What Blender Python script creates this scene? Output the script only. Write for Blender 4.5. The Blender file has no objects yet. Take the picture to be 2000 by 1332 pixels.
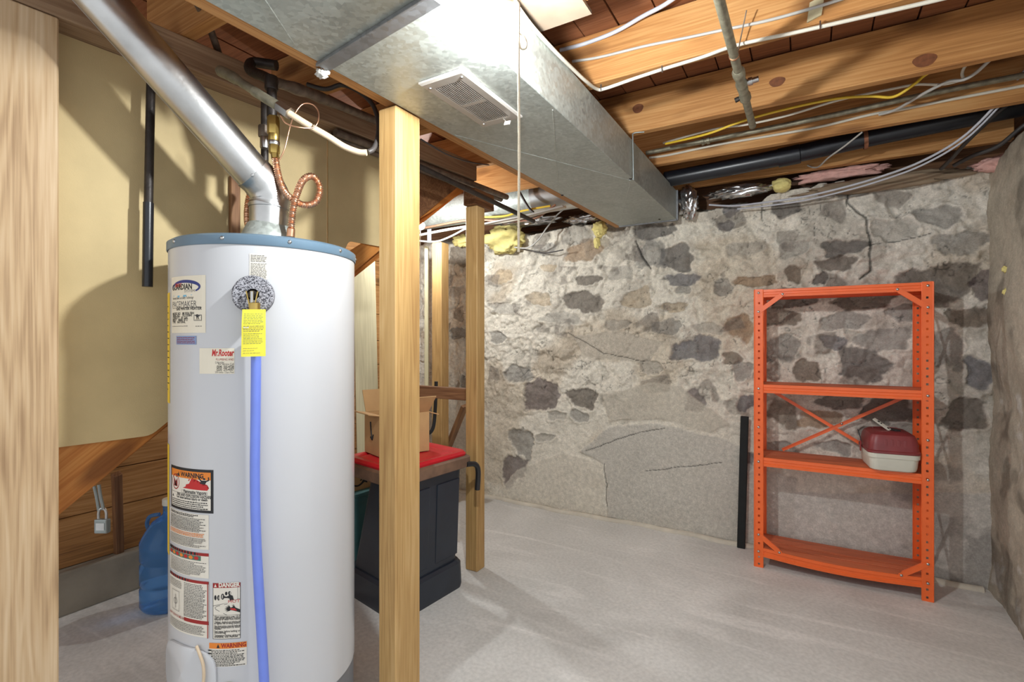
import bpy, bmesh, math, random
import numpy as np
from mathutils import Vector, Matrix
random.seed(7); RNG = np.random.default_rng(11)
SC = bpy.context.scene; COL = SC.collection
pi = math.pi
# ------------------------------------------------------------------ camera frame
FPX, CX, CY, CAMH, YAW = 987.0, 1000.0, 666.0, 1.26, math.radians(30.4)
FV = Vector((-math.sin(YAW), math.cos(YAW), 0)); RV = Vector((math.cos(YAW), math.sin(YAW), 0)); ZV = Vector((0, 0, 1))
C0 = Vector((0, 0, CAMH))
def ray(px, py): return FV + RV*((px-CX)/FPX) + ZV*((CY-py)/FPX)
def D(px, py, d): return C0 + ray(px, py)*d
def atX(px, py, x): r = ray(px, py); return C0 + r*(x/r.x)
def atY(px, py, y): r = ray(px, py); return C0 + r*(y/r.y)
def atZ(px, py, z): r = ray(px, py); return C0 + r*((z-CAMH)/r.z)
# plane of the stair side wall
PA = Vector((-1.89, .622, 0)); PU = Vector((.1054, .9944, 0)).normalized(); PN = Vector((PU.y, -PU.x, 0))
def atP(px, py, n=0.0):
    r = ray(px, py); d = (PA.dot(PN) + n)/r.dot(PN); return C0 + r*d
def pl(u, n, z): return PA + PU*u + PN*n + ZV*z

# ------------------------------------------------------------------ materials
def lin(c): return tuple(((v/255)/12.92 if v/255 <= .04045 else ((v/255+.055)/1.055)**2.4) for v in c)
def newmat(name):
    m = bpy.data.materials.new(name); m.use_nodes = True
    return m, m.node_tree.nodes, m.node_tree.links, m.node_tree.nodes['Principled BSDF']
def flat(name, c, rough=.5, metal=0, spec=.5, var=.12, vscale=20, bump=0.0, bscale=120, stretch=(1, 1, 1)):
    m, N, L, B = newmat(name)
    B.inputs['Roughness'].default_value = rough; B.inputs['Metallic'].default_value = metal
    B.inputs['Specular IOR Level'].default_value = spec
    c = lin(c); tc = N.new('ShaderNodeTexCoord')
    mp = N.new('ShaderNodeMapping'); mp.inputs['Scale'].default_value = stretch
    L.new(tc.outputs['Object'], mp.inputs['Vector'])
    n = N.new('ShaderNodeTexNoise'); n.inputs['Scale'].default_value = vscale; n.inputs['Detail'].default_value = 5
    L.new(mp.outputs[0], n.inputs['Vector'])
    r = N.new('ShaderNodeValToRGB')
    r.color_ramp.elements[0].position = .3; r.color_ramp.elements[1].position = .7
    r.color_ramp.elements[0].color = (*[v*(1-var) for v in c], 1); r.color_ramp.elements[1].color = (*[min(1, v*(1+var)) for v in c], 1)
    L.new(n.outputs['Fac'], r.inputs[0]); L.new(r.outputs[0], B.inputs['Base Color'])
    if bump:
        n2 = N.new('ShaderNodeTexNoise'); n2.inputs['Scale'].default_value = bscale; n2.inputs['Detail'].default_value = 4
        L.new(mp.outputs[0], n2.inputs['Vector'])
        b = N.new('ShaderNodeBump'); b.inputs['Strength'].default_value = bump; b.inputs['Distance'].default_value = .004
        L.new(n2.outputs['Fac'], b.inputs['Height']); L.new(b.outputs[0], B.inputs['Normal'])
    return m
def wood(name, dark, mid, light, rough=.6, knots=True, ring=5.0, contrast=1.0):
    """long grain along local X"""
    m, N, L, B = newmat(name)
    B.inputs['Roughness'].default_value = rough; B.inputs['Specular IOR Level'].default_value = .35
    tc = N.new('ShaderNodeTexCoord'); oi = N.new('ShaderNodeObjectInfo')
    ad = N.new('ShaderNodeVectorMath'); ad.operation = 'ADD'
    sc = N.new('ShaderNodeVectorMath'); sc.operation = 'SCALE'; sc.inputs['Scale'].default_value = 17.0
    cb = N.new('ShaderNodeCombineXYZ')
    for k in range(3): L.new(oi.outputs['Random'], cb.inputs[k])
    L.new(cb.outputs[0], sc.inputs[0]); L.new(tc.outputs['Object'], ad.inputs[0]); L.new(sc.outputs[0], ad.inputs[1])
    def nz(s, scale, det, src=None, dist=0):
        mp = N.new('ShaderNodeMapping'); mp.inputs['Scale'].default_value = s
        L.new(src or ad.outputs[0], mp.inputs['Vector'])
        n = N.new('ShaderNodeTexNoise'); n.inputs['Scale'].default_value = scale; n.inputs['Detail'].default_value = det
        n.inputs['Distortion'].default_value = dist
        L.new(mp.outputs[0], n.inputs['Vector']); return n
    def mth(op, a, b=None, v=None):
        q = N.new('ShaderNodeMath'); q.operation = op
        L.new(a, q.inputs[0])
        if b is not None: L.new(b, q.inputs[1])
        if v is not None: q.inputs[1].default_value = v
        return q.outputs[0]
    base = nz((.16, 3.0, 3.0), ring, 2.0, dist=.3).outputs['Fac']
    rings = mth('SINE', mth('MULTIPLY', base, v=60.0))
    rings = mth('MULTIPLY_ADD', rings, v=.5); rings.node.inputs[2].default_value = .5
    fine = nz((1.5, 60, 60), 3.0, 6).outputs['Fac']
    big = nz((.6, 2.0, 2.0), 2.2, 4).outputs['Fac']
    a = mth('MULTIPLY', rings, v=.11*contrast); b = mth('MULTIPLY', fine, v=.40*contrast); c = mth('MULTIPLY', big, v=.65)
    s = mth('ADD', mth('ADD', a, b), c)
    r = N.new('ShaderNodeValToRGB'); e = r.color_ramp.elements
    e[0].position = .30; e[0].color = (*lin(dark), 1); e[1].position = .80; e[1].color = (*lin(light), 1)
    k = e.new(.55); k.color = (*lin(mid), 1)
    L.new(s, r.inputs[0]); colout = r.outputs[0]
    if knots:
        mp = N.new('ShaderNodeMapping'); mp.inputs['Scale'].default_value = (2.2, 6.5, 6.5); L.new(ad.outputs[0], mp.inputs['Vector'])
        v = N.new('ShaderNodeTexVoronoi'); v.inputs['Scale'].default_value = 1.0; L.new(mp.outputs[0], v.inputs['Vector'])
        kr = N.new('ShaderNodeValToRGB'); kr.color_ramp.elements[0].position = .15; kr.color_ramp.elements[0].color = (1, 1, 1, 1)
        kr.color_ramp.elements[1].position = .26; kr.color_ramp.elements[1].color = (0, 0, 0, 1)
        L.new(v.outputs['Distance'], kr.inputs[0])
        mx = N.new('ShaderNodeMix'); mx.data_type = 'RGBA'; mx.inputs['B'].default_value = (*[q*.55 for q in lin(dark)], 1)
        mf = mth('MULTIPLY', kr.outputs[0], v=.75)
        L.new(mf, mx.inputs['Factor']); L.new(colout, mx.inputs['A']); colout = mx.outputs['Result']
    L.new(colout, B.inputs['Base Color'])
    bp = N.new('ShaderNodeBump'); bp.inputs['Strength'].default_value = .35; bp.inputs['Distance'].default_value = .003
    L.new(s, bp.inputs['Height']); L.new(bp.outputs[0], B.inputs['Normal'])
    return m
def galv(name, c, rough=.42, metal=.65, scale=70):
    m, N, L, B = newmat(name)
    B.inputs['Metallic'].default_value = metal
    tc = N.new('ShaderNodeTexCoord')
    v = N.new('ShaderNodeTexVoronoi'); v.inputs['Scale'].default_value = scale; L.new(tc.outputs['Object'], v.inputs['Vector'])
    n = N.new('ShaderNodeTexNoise'); n.inputs['Scale'].default_value = 9; n.inputs['Detail'].default_value = 6; L.new(tc.outputs['Object'], n.inputs['Vector'])
    ad = N.new('ShaderNodeMath'); ad.operation = 'MULTIPLY_ADD'; ad.inputs[1].default_value = .55
    bw = N.new('ShaderNodeRGBToBW'); L.new(v.outputs['Color'], bw.inputs[0]); L.new(bw.outputs[0], ad.inputs[0])
    m2 = N.new('ShaderNodeMath'); m2.operation = 'MULTIPLY'; m2.inputs[1].default_value = .5; L.new(n.outputs['Fac'], m2.inputs[0]); L.new(m2.outputs[0], ad.inputs[2])
    r = N.new('ShaderNodeValToRGB'); c = lin(c)
    r.color_ramp.elements[0].position = .25; r.color_ramp.elements[0].color = (*[q*.78 for q in c], 1)
    r.color_ramp.elements[1].position = .85; r.color_ramp.elements[1].color = (*[min(1, q*1.22) for q in c], 1)
    L.new(ad.outputs[0], r.inputs[0]); L.new(r.outputs[0], B.inputs['Base Color'])
    rr = N.new('ShaderNodeMath'); rr.operation = 'MULTIPLY_ADD'; rr.inputs[1].default_value = .25; rr.inputs[2].default_value = rough-.12
    L.new(bw.outputs[0], rr.inputs[0]); L.new(rr.outputs[0], B.inputs['Roughness'])
    return m
def emit(name, c, s):
    m, N, L, B = newmat(name)
    B.inputs['Base Color'].default_value = (1, 1, 1, 1); B.inputs['Emission Color'].default_value = (*c, 1); B.inputs['Emission Strength'].default_value = s
    return m
M = {}
M['joist'] = wood('joist_wood', (132, 84, 44), (180, 128, 74), (206, 160, 104))
M['sub'] = wood('subfloor_wood', (92, 52, 32), (130, 80, 50), (156, 104, 70), knots=False)
M['post'] = wood('post_wood', (142, 104, 60), (184, 148, 94), (208, 174, 124), contrast=.8, knots=False)
M['oldpost'] = wood('old_post_wood', (128, 96, 66), (190, 160, 122), (214, 190, 156), contrast=1.0, knots=False)
M['darkwood'] = wood('dark_wood', (70, 44, 28), (112, 76, 50), (148, 110, 76))
M['greywood'] = wood('grey_weathered_wood', (98, 74, 54), (142, 114, 88), (176, 150, 120))
M['stringer'] = wood('stringer_wood', (140, 80, 30), (186, 118, 54), (208, 146, 78))
M['plank'] = wood('plank_wood', (84, 54, 28), (150, 106, 60), (182, 138, 88))
M['palewood'] = wood('pale_wood', (170, 160, 128), (205, 196, 160), (222, 214, 184), knots=False, contrast=.5)
M['ply'] = flat('plywood_pale', (132, 115, 97), .8, var=.1, vscale=14)
M['panel'] = flat('fibreboard', (200, 179, 133), .75, var=.10, vscale=5, bump=.15, bscale=260)
M['jacket'] = flat('white_enamel', (196, 197, 199), .22, spec=.5, var=.012, vscale=4)
M['cap'] = flat('blue_grey_enamel', (96, 120, 138), .35, var=.06, vscale=10)
M['steel'] = flat('bright_galvanised_steel', (192, 192, 190), .34, 1.0, var=.16, vscale=9, bump=.12, bscale=45)
M['duct'] = galv('duct_galvanised', (172, 178, 172), .48, .45, 85)
M['seam'] = galv('seam_galvanised', (128, 130, 132), .5, .5, 60)
M['hardware'] = flat('zinc_screw', (190, 190, 188), .3, 1.0, var=.05)
M['copper'] = flat('copper', (212, 164, 132), .32, .95, var=.15, vscale=30)
M['brass'] = flat('brass', (186, 160, 92), .35, .9, var=.12, vscale=30)
M['black_iron'] = flat('black_iron', (52, 46, 42), .5, .4, var=.35, vscale=25, bump=.3)
M['rustpipe'] = flat('weathered_pipe', (116, 104, 92), .55, .4, var=.35, vscale=30, bump=.3)
M['greypipe'] = flat('grey_iron_pipe', (146, 142, 122), .5, .5, var=.3, vscale=35, bump=.3)
M['abs'] = flat('black_abs', (26, 28, 34), .32, var=.15)
M['pex'] = flat('beige_pex', (206, 184, 154), .4, var=.08)
M['white_cable'] = flat('white_cable', (206, 200, 184), .5, var=.06)
M['grey_cable'] = flat('grey_cable', (176, 174, 168), .45, var=.08)
M['lilac_cable'] = flat('pale_grey_cable', (186, 188, 196), .45, var=.05)
M['yellow_cable'] = flat('yellow_cable', (226, 190, 56), .45, var=.06)
M['dark_cable'] = flat('dark_cable', (62, 58, 56), .5, var=.1)
M['red_cable'] = flat('brown_cable', (150, 108, 84), .5, var=.1)
M['string'] = flat('cotton_string', (212, 200, 176), .9, var=.12, vscale=300)
M['porcelain'] = flat('porcelain', (232, 226, 208), .3, var=.03)
M['bulb'] = emit('lamp_glow', (.95, .985, 1.0), 1500.0)
M['bulb2'] = emit('small_lamp_glow', (.95, .985, 1.0), 1100.0)
M['orange'] = flat('orange_paint', (238, 104, 42), .4, var=.05, vscale=12)
M['orange_dusty'] = flat('dusty_orange_paint', (196, 104, 66), .6, var=.14, vscale=10, stretch=(.5, 6, 1))
M['hole'] = flat('hole_dark', (60, 20, 10), .8, var=.0)
M['maroon'] = flat('maroon_plastic', (128, 52, 54), .42, var=.12, vscale=14)
M['offwhite'] = flat('offwhite_plastic', (206, 204, 190), .45, var=.05, vscale=10)
M['blackp'] = flat('black_plastic', (34, 34, 36), .4, var=.15)
M['bin'] = flat('bin_black_plastic', (38, 44, 54), .38, var=.12, vscale=8)
M['red'] = flat('red_plastic', (196, 24, 38), .35, var=.06)
M['binrim'] = flat('brown_reflection_rim', (110, 84, 66), .6, var=.35, vscale=14)  # dark rim; its brown reflection is put into the base colour
M['card'] = flat('cardboard', (188, 150, 102), .85, var=.07, vscale=14)
M['card_dark'] = flat('cardboard_inside', (150, 114, 74), .9, var=.08)
M['ink'] = flat('print_black', (28, 28, 30), .6, var=0)
M['ink2'] = flat('print_grey', (96, 94, 92), .7, var=0)
M['inkred'] = flat('print_red', (188, 34, 34), .6, var=0)
M['inkdred'] = flat('print_dark_red', (150, 30, 28), .6, var=0)
M['inkorange'] = flat('print_orange', (222, 128, 42), .6, var=0)
M['inkblue'] = flat('print_blue', (44, 54, 120), .6, var=0)
M['inklblue'] = flat('print_light_blue', (110, 176, 206), .6, var=0)
M['inkgreen'] = flat('print_green', (74, 108, 92), .6, var=0)
M['paper'] = flat('label_paper', (222, 216, 202), .5, var=.02)
M['cream'] = flat('label_cream', (226, 218, 198), .45, var=.02)
M['blue_label'] = flat('label_blue_grey', (128, 146, 184), .5, var=.03)
M['yellow_paper'] = flat('yellow_card', (226, 216, 66), .6, var=.05)
M['yellow_guide'] = flat('yellow_label', (238, 200, 58), .5, var=.05)
M['pipeblue'] = flat('blue_plastic_pipe', (112, 134, 218), .32, var=.04)
M['foil'] = flat('foil', (206, 206, 206), .22, .95, var=.1, vscale=30)
M['foam'] = flat('yellow_foam', (226, 212, 138), .95, var=.12, vscale=16, bump=.9, bscale=60)
M['pink'] = flat('pink_fibreglass', (214, 168, 158), .95, var=.15, vscale=40, bump=.9, bscale=80)
M['kraft'] = flat('grey_kraft_paper', (140, 122, 100), .8, var=.15, vscale=8, bump=.2)
M['teal'] = flat('teal_plastic', (70, 116, 118), .4, var=.06)
M['webby'] = flat('dusty_cobweb', (206, 204, 196), .9, var=.1)
M['stripe'] = flat('stripe_black', (18, 22, 22), .8, var=.3, vscale=18)
M['green_metal'] = flat('strap_metal', (150, 158, 156), .4, .7, var=.1)
M['rust'] = flat('rusty_strap', (140, 92, 66), .7, .3, var=.3, vscale=40)
def foamgrey():
    m, N, L, B = newmat('speckled_grey_foam'); B.inputs['Roughness'].default_value = .95
    tc = N.new('ShaderNodeTexCoord'); v = N.new('ShaderNodeTexVoronoi'); v.inputs['Scale'].default_value = 420
    L.new(tc.outputs['Object'], v.inputs['Vector']); bw = N.new('ShaderNodeRGBToBW'); L.new(v.outputs['Color'], bw.inputs[0])
    r = N.new('ShaderNodeValToRGB'); r.color_ramp.elements[0].position = .3; r.color_ramp.elements[0].color = (*lin((60, 60, 66)), 1)
    r.color_ramp.elements[1].position = .7; r.color_ramp.elements[1].color = (*lin((170, 170, 176)), 1)
    L.new(bw.outputs[0], r.inputs[0]); L.new(r.outputs[0], B.inputs['Base Color']); return m
M['foamgrey'] = foamgrey()
def screenmat():
    m, N, L, B = newmat('perforated_base_screen'); B.inputs['Roughness'].default_value = .5; B.inputs['Metallic'].default_value = .3
    tc = N.new('ShaderNodeTexCoord'); sx = N.new('ShaderNodeSeparateXYZ'); L.new(tc.outputs['Object'], sx.inputs[0])
    at = N.new('ShaderNodeMath'); at.operation = 'ARCTAN2'; L.new(sx.outputs[1], at.inputs[0]); L.new(sx.outputs[0], at.inputs[1])
    def sn(src, k):
        a = N.new('ShaderNodeMath'); a.operation = 'MULTIPLY'; a.inputs[1].default_value = k; L.new(src, a.inputs[0])
        b = N.new('ShaderNodeMath'); b.operation = 'SINE'; L.new(a.outputs[0], b.inputs[0]); return b.outputs[0]
    a = sn(at.outputs[0], 300); b = sn(sx.outputs[2], 1100)
    mx = N.new('ShaderNodeMath'); mx.operation = 'MULTIPLY'; L.new(a, mx.inputs[0]); L.new(b, mx.inputs[1])
    r = N.new('ShaderNodeValToRGB'); r.color_ramp.elements[0].position = .25; r.color_ramp.elements[0].color = (*lin((60, 62, 66)), 1)
    r.color_ramp.elements[1].position = .45; r.color_ramp.elements[1].color = (*lin((170, 174, 180)), 1)
    ab = N.new('ShaderNodeMath'); ab.operation = 'ABSOLUTE'; L.new(mx.outputs[0], ab.inputs[0])
    L.new(ab.outputs[0], r.inputs[0]); L.new(r.outputs[0], B.inputs['Base Color']); return m
M['screen'] = screenmat()
def glassblue():
    m, N, L, B = newmat('blue_translucent_plastic')
    B.inputs['Base Color'].default_value = (*lin((110, 170, 235)), 1); B.inputs['Roughness'].default_value = .12
    B.inputs['Transmission Weight'].default_value = .75; B.inputs['IOR'].default_value = 1.25
    return m
M['jug'] = glassblue()

# ------------------------------------------------------------------ object helpers
def mesh_from(name, V, F, mats=None, midx=None, smooth=None):
    me = bpy.data.meshes.new(name)
    me.from_pydata([tuple(v) for v in V], [], F); me.validate()
    for m in (mats or []): me.materials.append(m)
    if midx and len(me.polygons) == len(midx): me.polygons.foreach_set('material_index', midx)
    if smooth is not None:
        me.polygons.foreach_set('use_smooth', [True]*len(me.polygons))
        me.set_sharp_from_angle(angle=math.radians(smooth))
    me.update(); return me
WLOC = {}
def link(name, me, parent=None, M4=None, loc=None):
    """me in world coordinates unless M4 is given (then local coordinates); origin goes to the base centre"""
    o = bpy.data.objects.new(name, me); COL.objects.link(o)
    if M4 is not None:
        W = M4
    else:
        co = np.empty(len(me.vertices)*3); me.vertices.foreach_get('co', co); co = co.reshape(-1, 3)
        lo, hi = co.min(0), co.max(0)
        org = np.array([(lo[0]+hi[0])/2, (lo[1]+hi[1])/2, lo[2]]) if loc is None else np.array(loc)
        me.vertices.foreach_set('co', (co-org).ravel()); me.update()
        W = Matrix.Translation(Vector(org))
    if parent is not None:
        o.parent = parent; o.matrix_local = WLOC[parent.name].inverted() @ W
    else:
        o.matrix_world = W
    WLOC[o.name] = W
    return o
def tag(o, label, cat, group=None):
    o['label'] = label; o['category'] = cat
    if group: o['group'] = group
    return o
def structure(o): o['kind'] = 'structure'; return o
def thing(name, label, cat, loc, group=None):
    o = bpy.data.objects.new(name, None); COL.objects.link(o); o.location = loc; o.empty_display_size = .1
    WLOC[o.name] = Matrix.Translation(Vector(loc)); tag(o, label, cat, group); return o
class MB:
    """collects shapes in world coordinates into one mesh"""
    def __init__(s): s.V = []; s.F = []; s.I = []; s.mats = []
    def mi(s, m):
        if m not in s.mats: s.mats.append(m)
        return s.mats.index(m)
    def add(s, V, F, m):
        b = len(s.V); s.V += [tuple(v) for v in V]; s.F += [tuple(i+b for i in f) for f in F]; s.I += [s.mi(m)]*len(F); return s
    def box(s, lo, hi, m):
        x0, y0, z0 = lo; x1, y1, z1 = hi
        V = [(x0, y0, z0), (x1, y0, z0), (x1, y1, z0), (x0, y1, z0), (x0, y0, z1), (x1, y0, z1), (x1, y1, z1), (x0, y1, z1)]
        return s.add(V, [(3, 2, 1, 0), (4, 5, 6, 7), (0, 1, 5, 4), (1, 2, 6, 5), (2, 3, 7, 6), (3, 0, 4, 7)], m)
    def hexa(s, P, m):  # 8 points, bottom ring 4 then top ring 4
        return s.add(P, [(3, 2, 1, 0), (4, 5, 6, 7), (0, 1, 5, 4), (1, 2, 6, 5), (2, 3, 7, 6), (3, 0, 4, 7)], m)
    def obox(s, c, ax, ay, az, m):  # centre and half-axes
        c, ax, ay, az = map(Vector, (c, ax, ay, az))
        return s.hexa([c-ax-ay-az, c+ax-ay-az, c+ax+ay-az, c-ax+ay-az, c-ax-ay+az, c+ax-ay+az, c+ax+ay+az, c-ax+ay+az], m)
    def tube(s, pts, r, m, seg=10, smooth=0, rf=None, cap=True):
        P = [Vector(p) for p in pts]
        if smooth: P = catmull(P, smooth)
        n = len(P); T = []
        for i in range(n):
            t = (P[min(i+1, n-1)]-P[max(i-1, 0)]); T.append(t.normalized() if t.length > 1e-9 else Vector((0, 0, 1)))
        nrm = T[0].orthogonal().normalized(); V = []; F = []
        for i in range(n):
            if i:
                ax = T[i-1].cross(T[i])
                if ax.length > 1e-8: nrm = Matrix.Rotation(T[i-1].angle(T[i]), 3, ax.normalized()) @ nrm
            bn = T[i].cross(nrm); rr = r if rf is None else rf(i/(n-1), i)
            V += [P[i]+(nrm*math.cos(2*pi*k/seg)+bn*math.sin(2*pi*k/seg))*rr for k in range(seg)]
        for i in range(n-1):
            for k in range(seg):
                a = i*seg+k; b = i*seg+(k+1) % seg; F.append((a, b, b+seg, a+seg))
        if cap: F.append(tuple(reversed(range(seg)))); F.append(tuple((n-1)*seg+k for k in range(seg)))
        return s.add(V, F, m)
    def lathe(s, prof, m, c=(0, 0, 0), axis=(0, 0, 1), seg=32, cap=True):
        c = Vector(c); ax = Vector(axis).normalized(); a = ax.orthogonal().normalized(); b = ax.cross(a); V = []; F = []
        for (r, h) in prof: V += [c+ax*h+(a*math.cos(2*pi*k/seg)+b*math.sin(2*pi*k/seg))*max(r, 1e-5) for k in range(seg)]
        for i in range(len(prof)-1):
            for k in range(seg):
                p = i*seg+k; q = i*seg+(k+1) % seg; F.append((p, q, q+seg, p+seg))
        if cap: F.append(tuple(reversed(range(seg)))); F.append(tuple((len(prof)-1)*seg+k for k in range(seg)))
        return s.add(V, F, m)
    def prism(s, poly, d, m):  # planar polygon (3D points) extruded by vector d
        P = [Vector(p) for p in poly]; d = Vector(d); n = len(P)
        return s.add(P+[p+d for p in P], [tuple(range(n)), tuple(reversed(range(n, 2*n)))]+[(i, i+n, (i+1) % n+n, (i+1) % n) for i in range(n)], m)
    def mesh(s, name, smooth=None, bevel=0, seg=2):
        me = mesh_from(name, s.V, s.F, s.mats, s.I)
        bm = bmesh.new(); bm.from_mesh(me); bmesh.ops.recalc_face_normals(bm, faces=bm.faces)
        if bevel:
            ed = [e for e in bm.edges if len(e.link_faces) == 2 and e.calc_face_angle(0) > .6]
            bmesh.ops.bevel(bm, geom=ed, offset=bevel, segments=seg, affect='EDGES', profile=.6, clamp_overlap=True)
        bm.to_mesh(me); bm.free()
        if smooth is not None:
            me.polygons.foreach_set('use_smooth', [True]*len(me.polygons)); me.set_sharp_from_angle(angle=math.radians(smooth))
        me.update(); return me
    def obj(s, name, parent=None, smooth=None, bevel=0, seg=2, loc=None):
        return link(name, s.mesh(name, smooth, bevel, seg), parent, loc=loc)
def catmull(P, k):
    out = []; n = len(P)
    for i in range(n-1):
        p0, p1, p2, p3 = P[max(i-1, 0)], P[i], P[i+1], P[min(i+2, n-1)]
        for j in range(k):
            t = j/k
            out.append(.5*((2*p1)+(p2-p0)*t+(2*p0-5*p1+4*p2-p3)*t*t+(3*p1-p0-3*p2+p3)*t**3))
    out.append(P[-1]); return out
def board(name, p0, p1, w, h, mat, up=(0, 0, 1), parent=None, bevel=.003, wob=0.0):
    """timber from p0 to p1 (centre line); local X along it; h along up, w across"""
    p0, p1 = Vector(p0), Vector(p1); x = (p1-p0); Lh = x.length/2; x.normalize()
    y = Vector(up).cross(x).normalized(); z = x.cross(y)
    b = MB(); b.box((-Lh, -w/2, -h/2), (Lh, w/2, h/2), mat); me = b.mesh(name, bevel=bevel, seg=1)
    if wob:
        bm = bmesh.new(); bm.from_mesh(me)
        bm.to_mesh(me); bm.free()
    R4 = Matrix((x, y, z)).transposed().to_4x4()
    return link(name, me, parent, M4=Matrix.Translation((p0+p1)/2) @ R4)
def blob(name, c, r, mat, seed, parent=None, amp=.35, freq=6, sub=4, flat_axis=None):
    from mathutils import noise
    bm = bmesh.new(); bmesh.ops.create_icosphere(bm, subdivisions=sub, radius=1)
    for v in bm.verts:
        n = noise.fractal(v.co*freq*.35+Vector((seed*7.3, seed*1.7, 0)), .6, 2.2, 5)
        v.co = Vector((v.co.x*r[0], v.co.y*r[1], v.co.z*r[2]))*(1+amp*n)+Vector(c)
    me = bpy.data.meshes.new(name); bm.to_mesh(me); bm.free(); me.materials.append(mat)
    me.polygons.foreach_set('use_smooth', [True]*len(me.polygons)); return link(name, me, parent)
def cable(name, label, pts, r, mat, cat='cable', k=8, seg=8, group=None):
    b = MB().tube(pts, r, mat, seg, k); o = b.obj(name, smooth=60); tag(o, label, cat, group); return o

# ------------------------------------------------------------------ noise fields
def vnoise(h, w, cell, rng):
    gh, gw = int(h/cell)+4, int(w/cell)+4; g = rng.random((gh, gw))
    y = np.arange(h)/cell; x = np.arange(w)/cell
    yi = y.astype(int); xi = x.astype(int); fy = (y-yi)[:, None]; fx = (x-xi)[None, :]
    fy = fy*fy*(3-2*fy); fx = fx*fx*(3-2*fx)
    a = g[yi][:, xi]; b = g[yi][:, xi+1]; c = g[yi+1][:, xi]; d = g[yi+1][:, xi+1]
    return a*(1-fy)*(1-fx)+b*(1-fy)*fx+c*fy*(1-fx)+d*fy*fx
def fbm(h, w, cell, rng, o=4, g=.5):
    s = np.zeros((h, w)); a = 1; t = 0
    for k in range(o):
        s += a*vnoise(h, w, max(cell, 1.01), rng); t += a; a *= g; cell /= 2
    return s/t
def sstep(a, b, x): t = np.clip((x-a)/(b-a), 0, 1); return t*t*(3-2*t)
def grid_obj(name, P, colr, mat):
    """P (h,w,3) world points, colr (h,w,3) linear base colour"""
    h, w = P.shape[:2]; me = bpy.data.meshes.new(name)
    idx = np.arange(h*w).reshape(h, w)
    q = np.stack([idx[:-1, :-1], idx[:-1, 1:], idx[1:, 1:], idx[1:, :-1]], -1).reshape(-1, 4)
    me.vertices.add(h*w); me.vertices.foreach_set('co', P.reshape(-1).astype(np.float32))
    me.loops.add(q.size); me.loops.foreach_set('vertex_index', q.reshape(-1).astype(np.int32))
    me.polygons.add(len(q)); me.polygons.foreach_set('loop_start', np.arange(0, q.size, 4, dtype=np.int32))
    me.polygons.foreach_set('use_smooth', np.ones(len(q), bool)); me.update(calc_edges=True)
    a = me.color_attributes.new('tone', 'FLOAT_COLOR', 'POINT')
    a.data.foreach_set('color', np.concatenate([colr.reshape(-1, 3), np.ones((h*w, 1))], 1).reshape(-1).astype(np.float32))
    me.materials.append(mat); me.validate(); return link(name, me)
def tonemat(name, rough=.95, bump=.6, fine=.25):
    m, N, L, B = newmat(name); B.inputs['Roughness'].default_value = rough; B.inputs['Specular IOR Level'].default_value = .2
    at = N.new('ShaderNodeAttribute'); at.attribute_name = 'tone'; tc = N.new('ShaderNodeTexCoord')
    n1 = N.new('ShaderNodeTexNoise'); n1.inputs['Scale'].default_value = 130; n1.inputs['Detail'].default_value = 6; n1.inputs['Roughness'].default_value = .7
    L.new(tc.outputs['Object'], n1.inputs['Vector'])
    n2 = N.new('ShaderNodeTexNoise'); n2.inputs['Scale'].default_value = 38; n2.inputs['Detail'].default_value = 6; n2.inputs['Roughness'].default_value = .65
    L.new(tc.outputs['Object'], n2.inputs['Vector'])
    ma = N.new('ShaderNodeMath'); ma.operation = 'MULTIPLY'; L.new(n1.outputs['Fac'], ma.inputs[0]); L.new(n2.outputs['Fac'], ma.inputs[1])
    mr = N.new('ShaderNodeMapRange'); mr.inputs['From Min'].default_value = .12; mr.inputs['From Max'].default_value = .40
    mr.inputs['To Min'].default_value = 1-fine*1.6; mr.inputs['To Max'].default_value = 1+fine*.7; L.new(ma.outputs[0], mr.inputs['Value'])
    mx = N.new('ShaderNodeVectorMath'); mx.operation = 'SCALE'; L.new(at.outputs['Color'], mx.inputs[0]); L.new(mr.outputs[0], mx.inputs['Scale'])
    L.new(mx.outputs[0], B.inputs['Base Color'])
    b = N.new('ShaderNodeBump'); b.inputs['Strength'].default_value = bump; b.inputs['Distance'].default_value = .012
    L.new(ma.outputs[0], b.inputs['Height']); L.new(b.outputs[0], B.inputs['Normal']); return m
M['stonewall'] = tonemat('stone_and_mortar', fine=.20)
M['rightwall'] = tonemat('parged_wall', .9, .5, .18)

WORLD, EXPO = 0.88, 0.32
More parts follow.
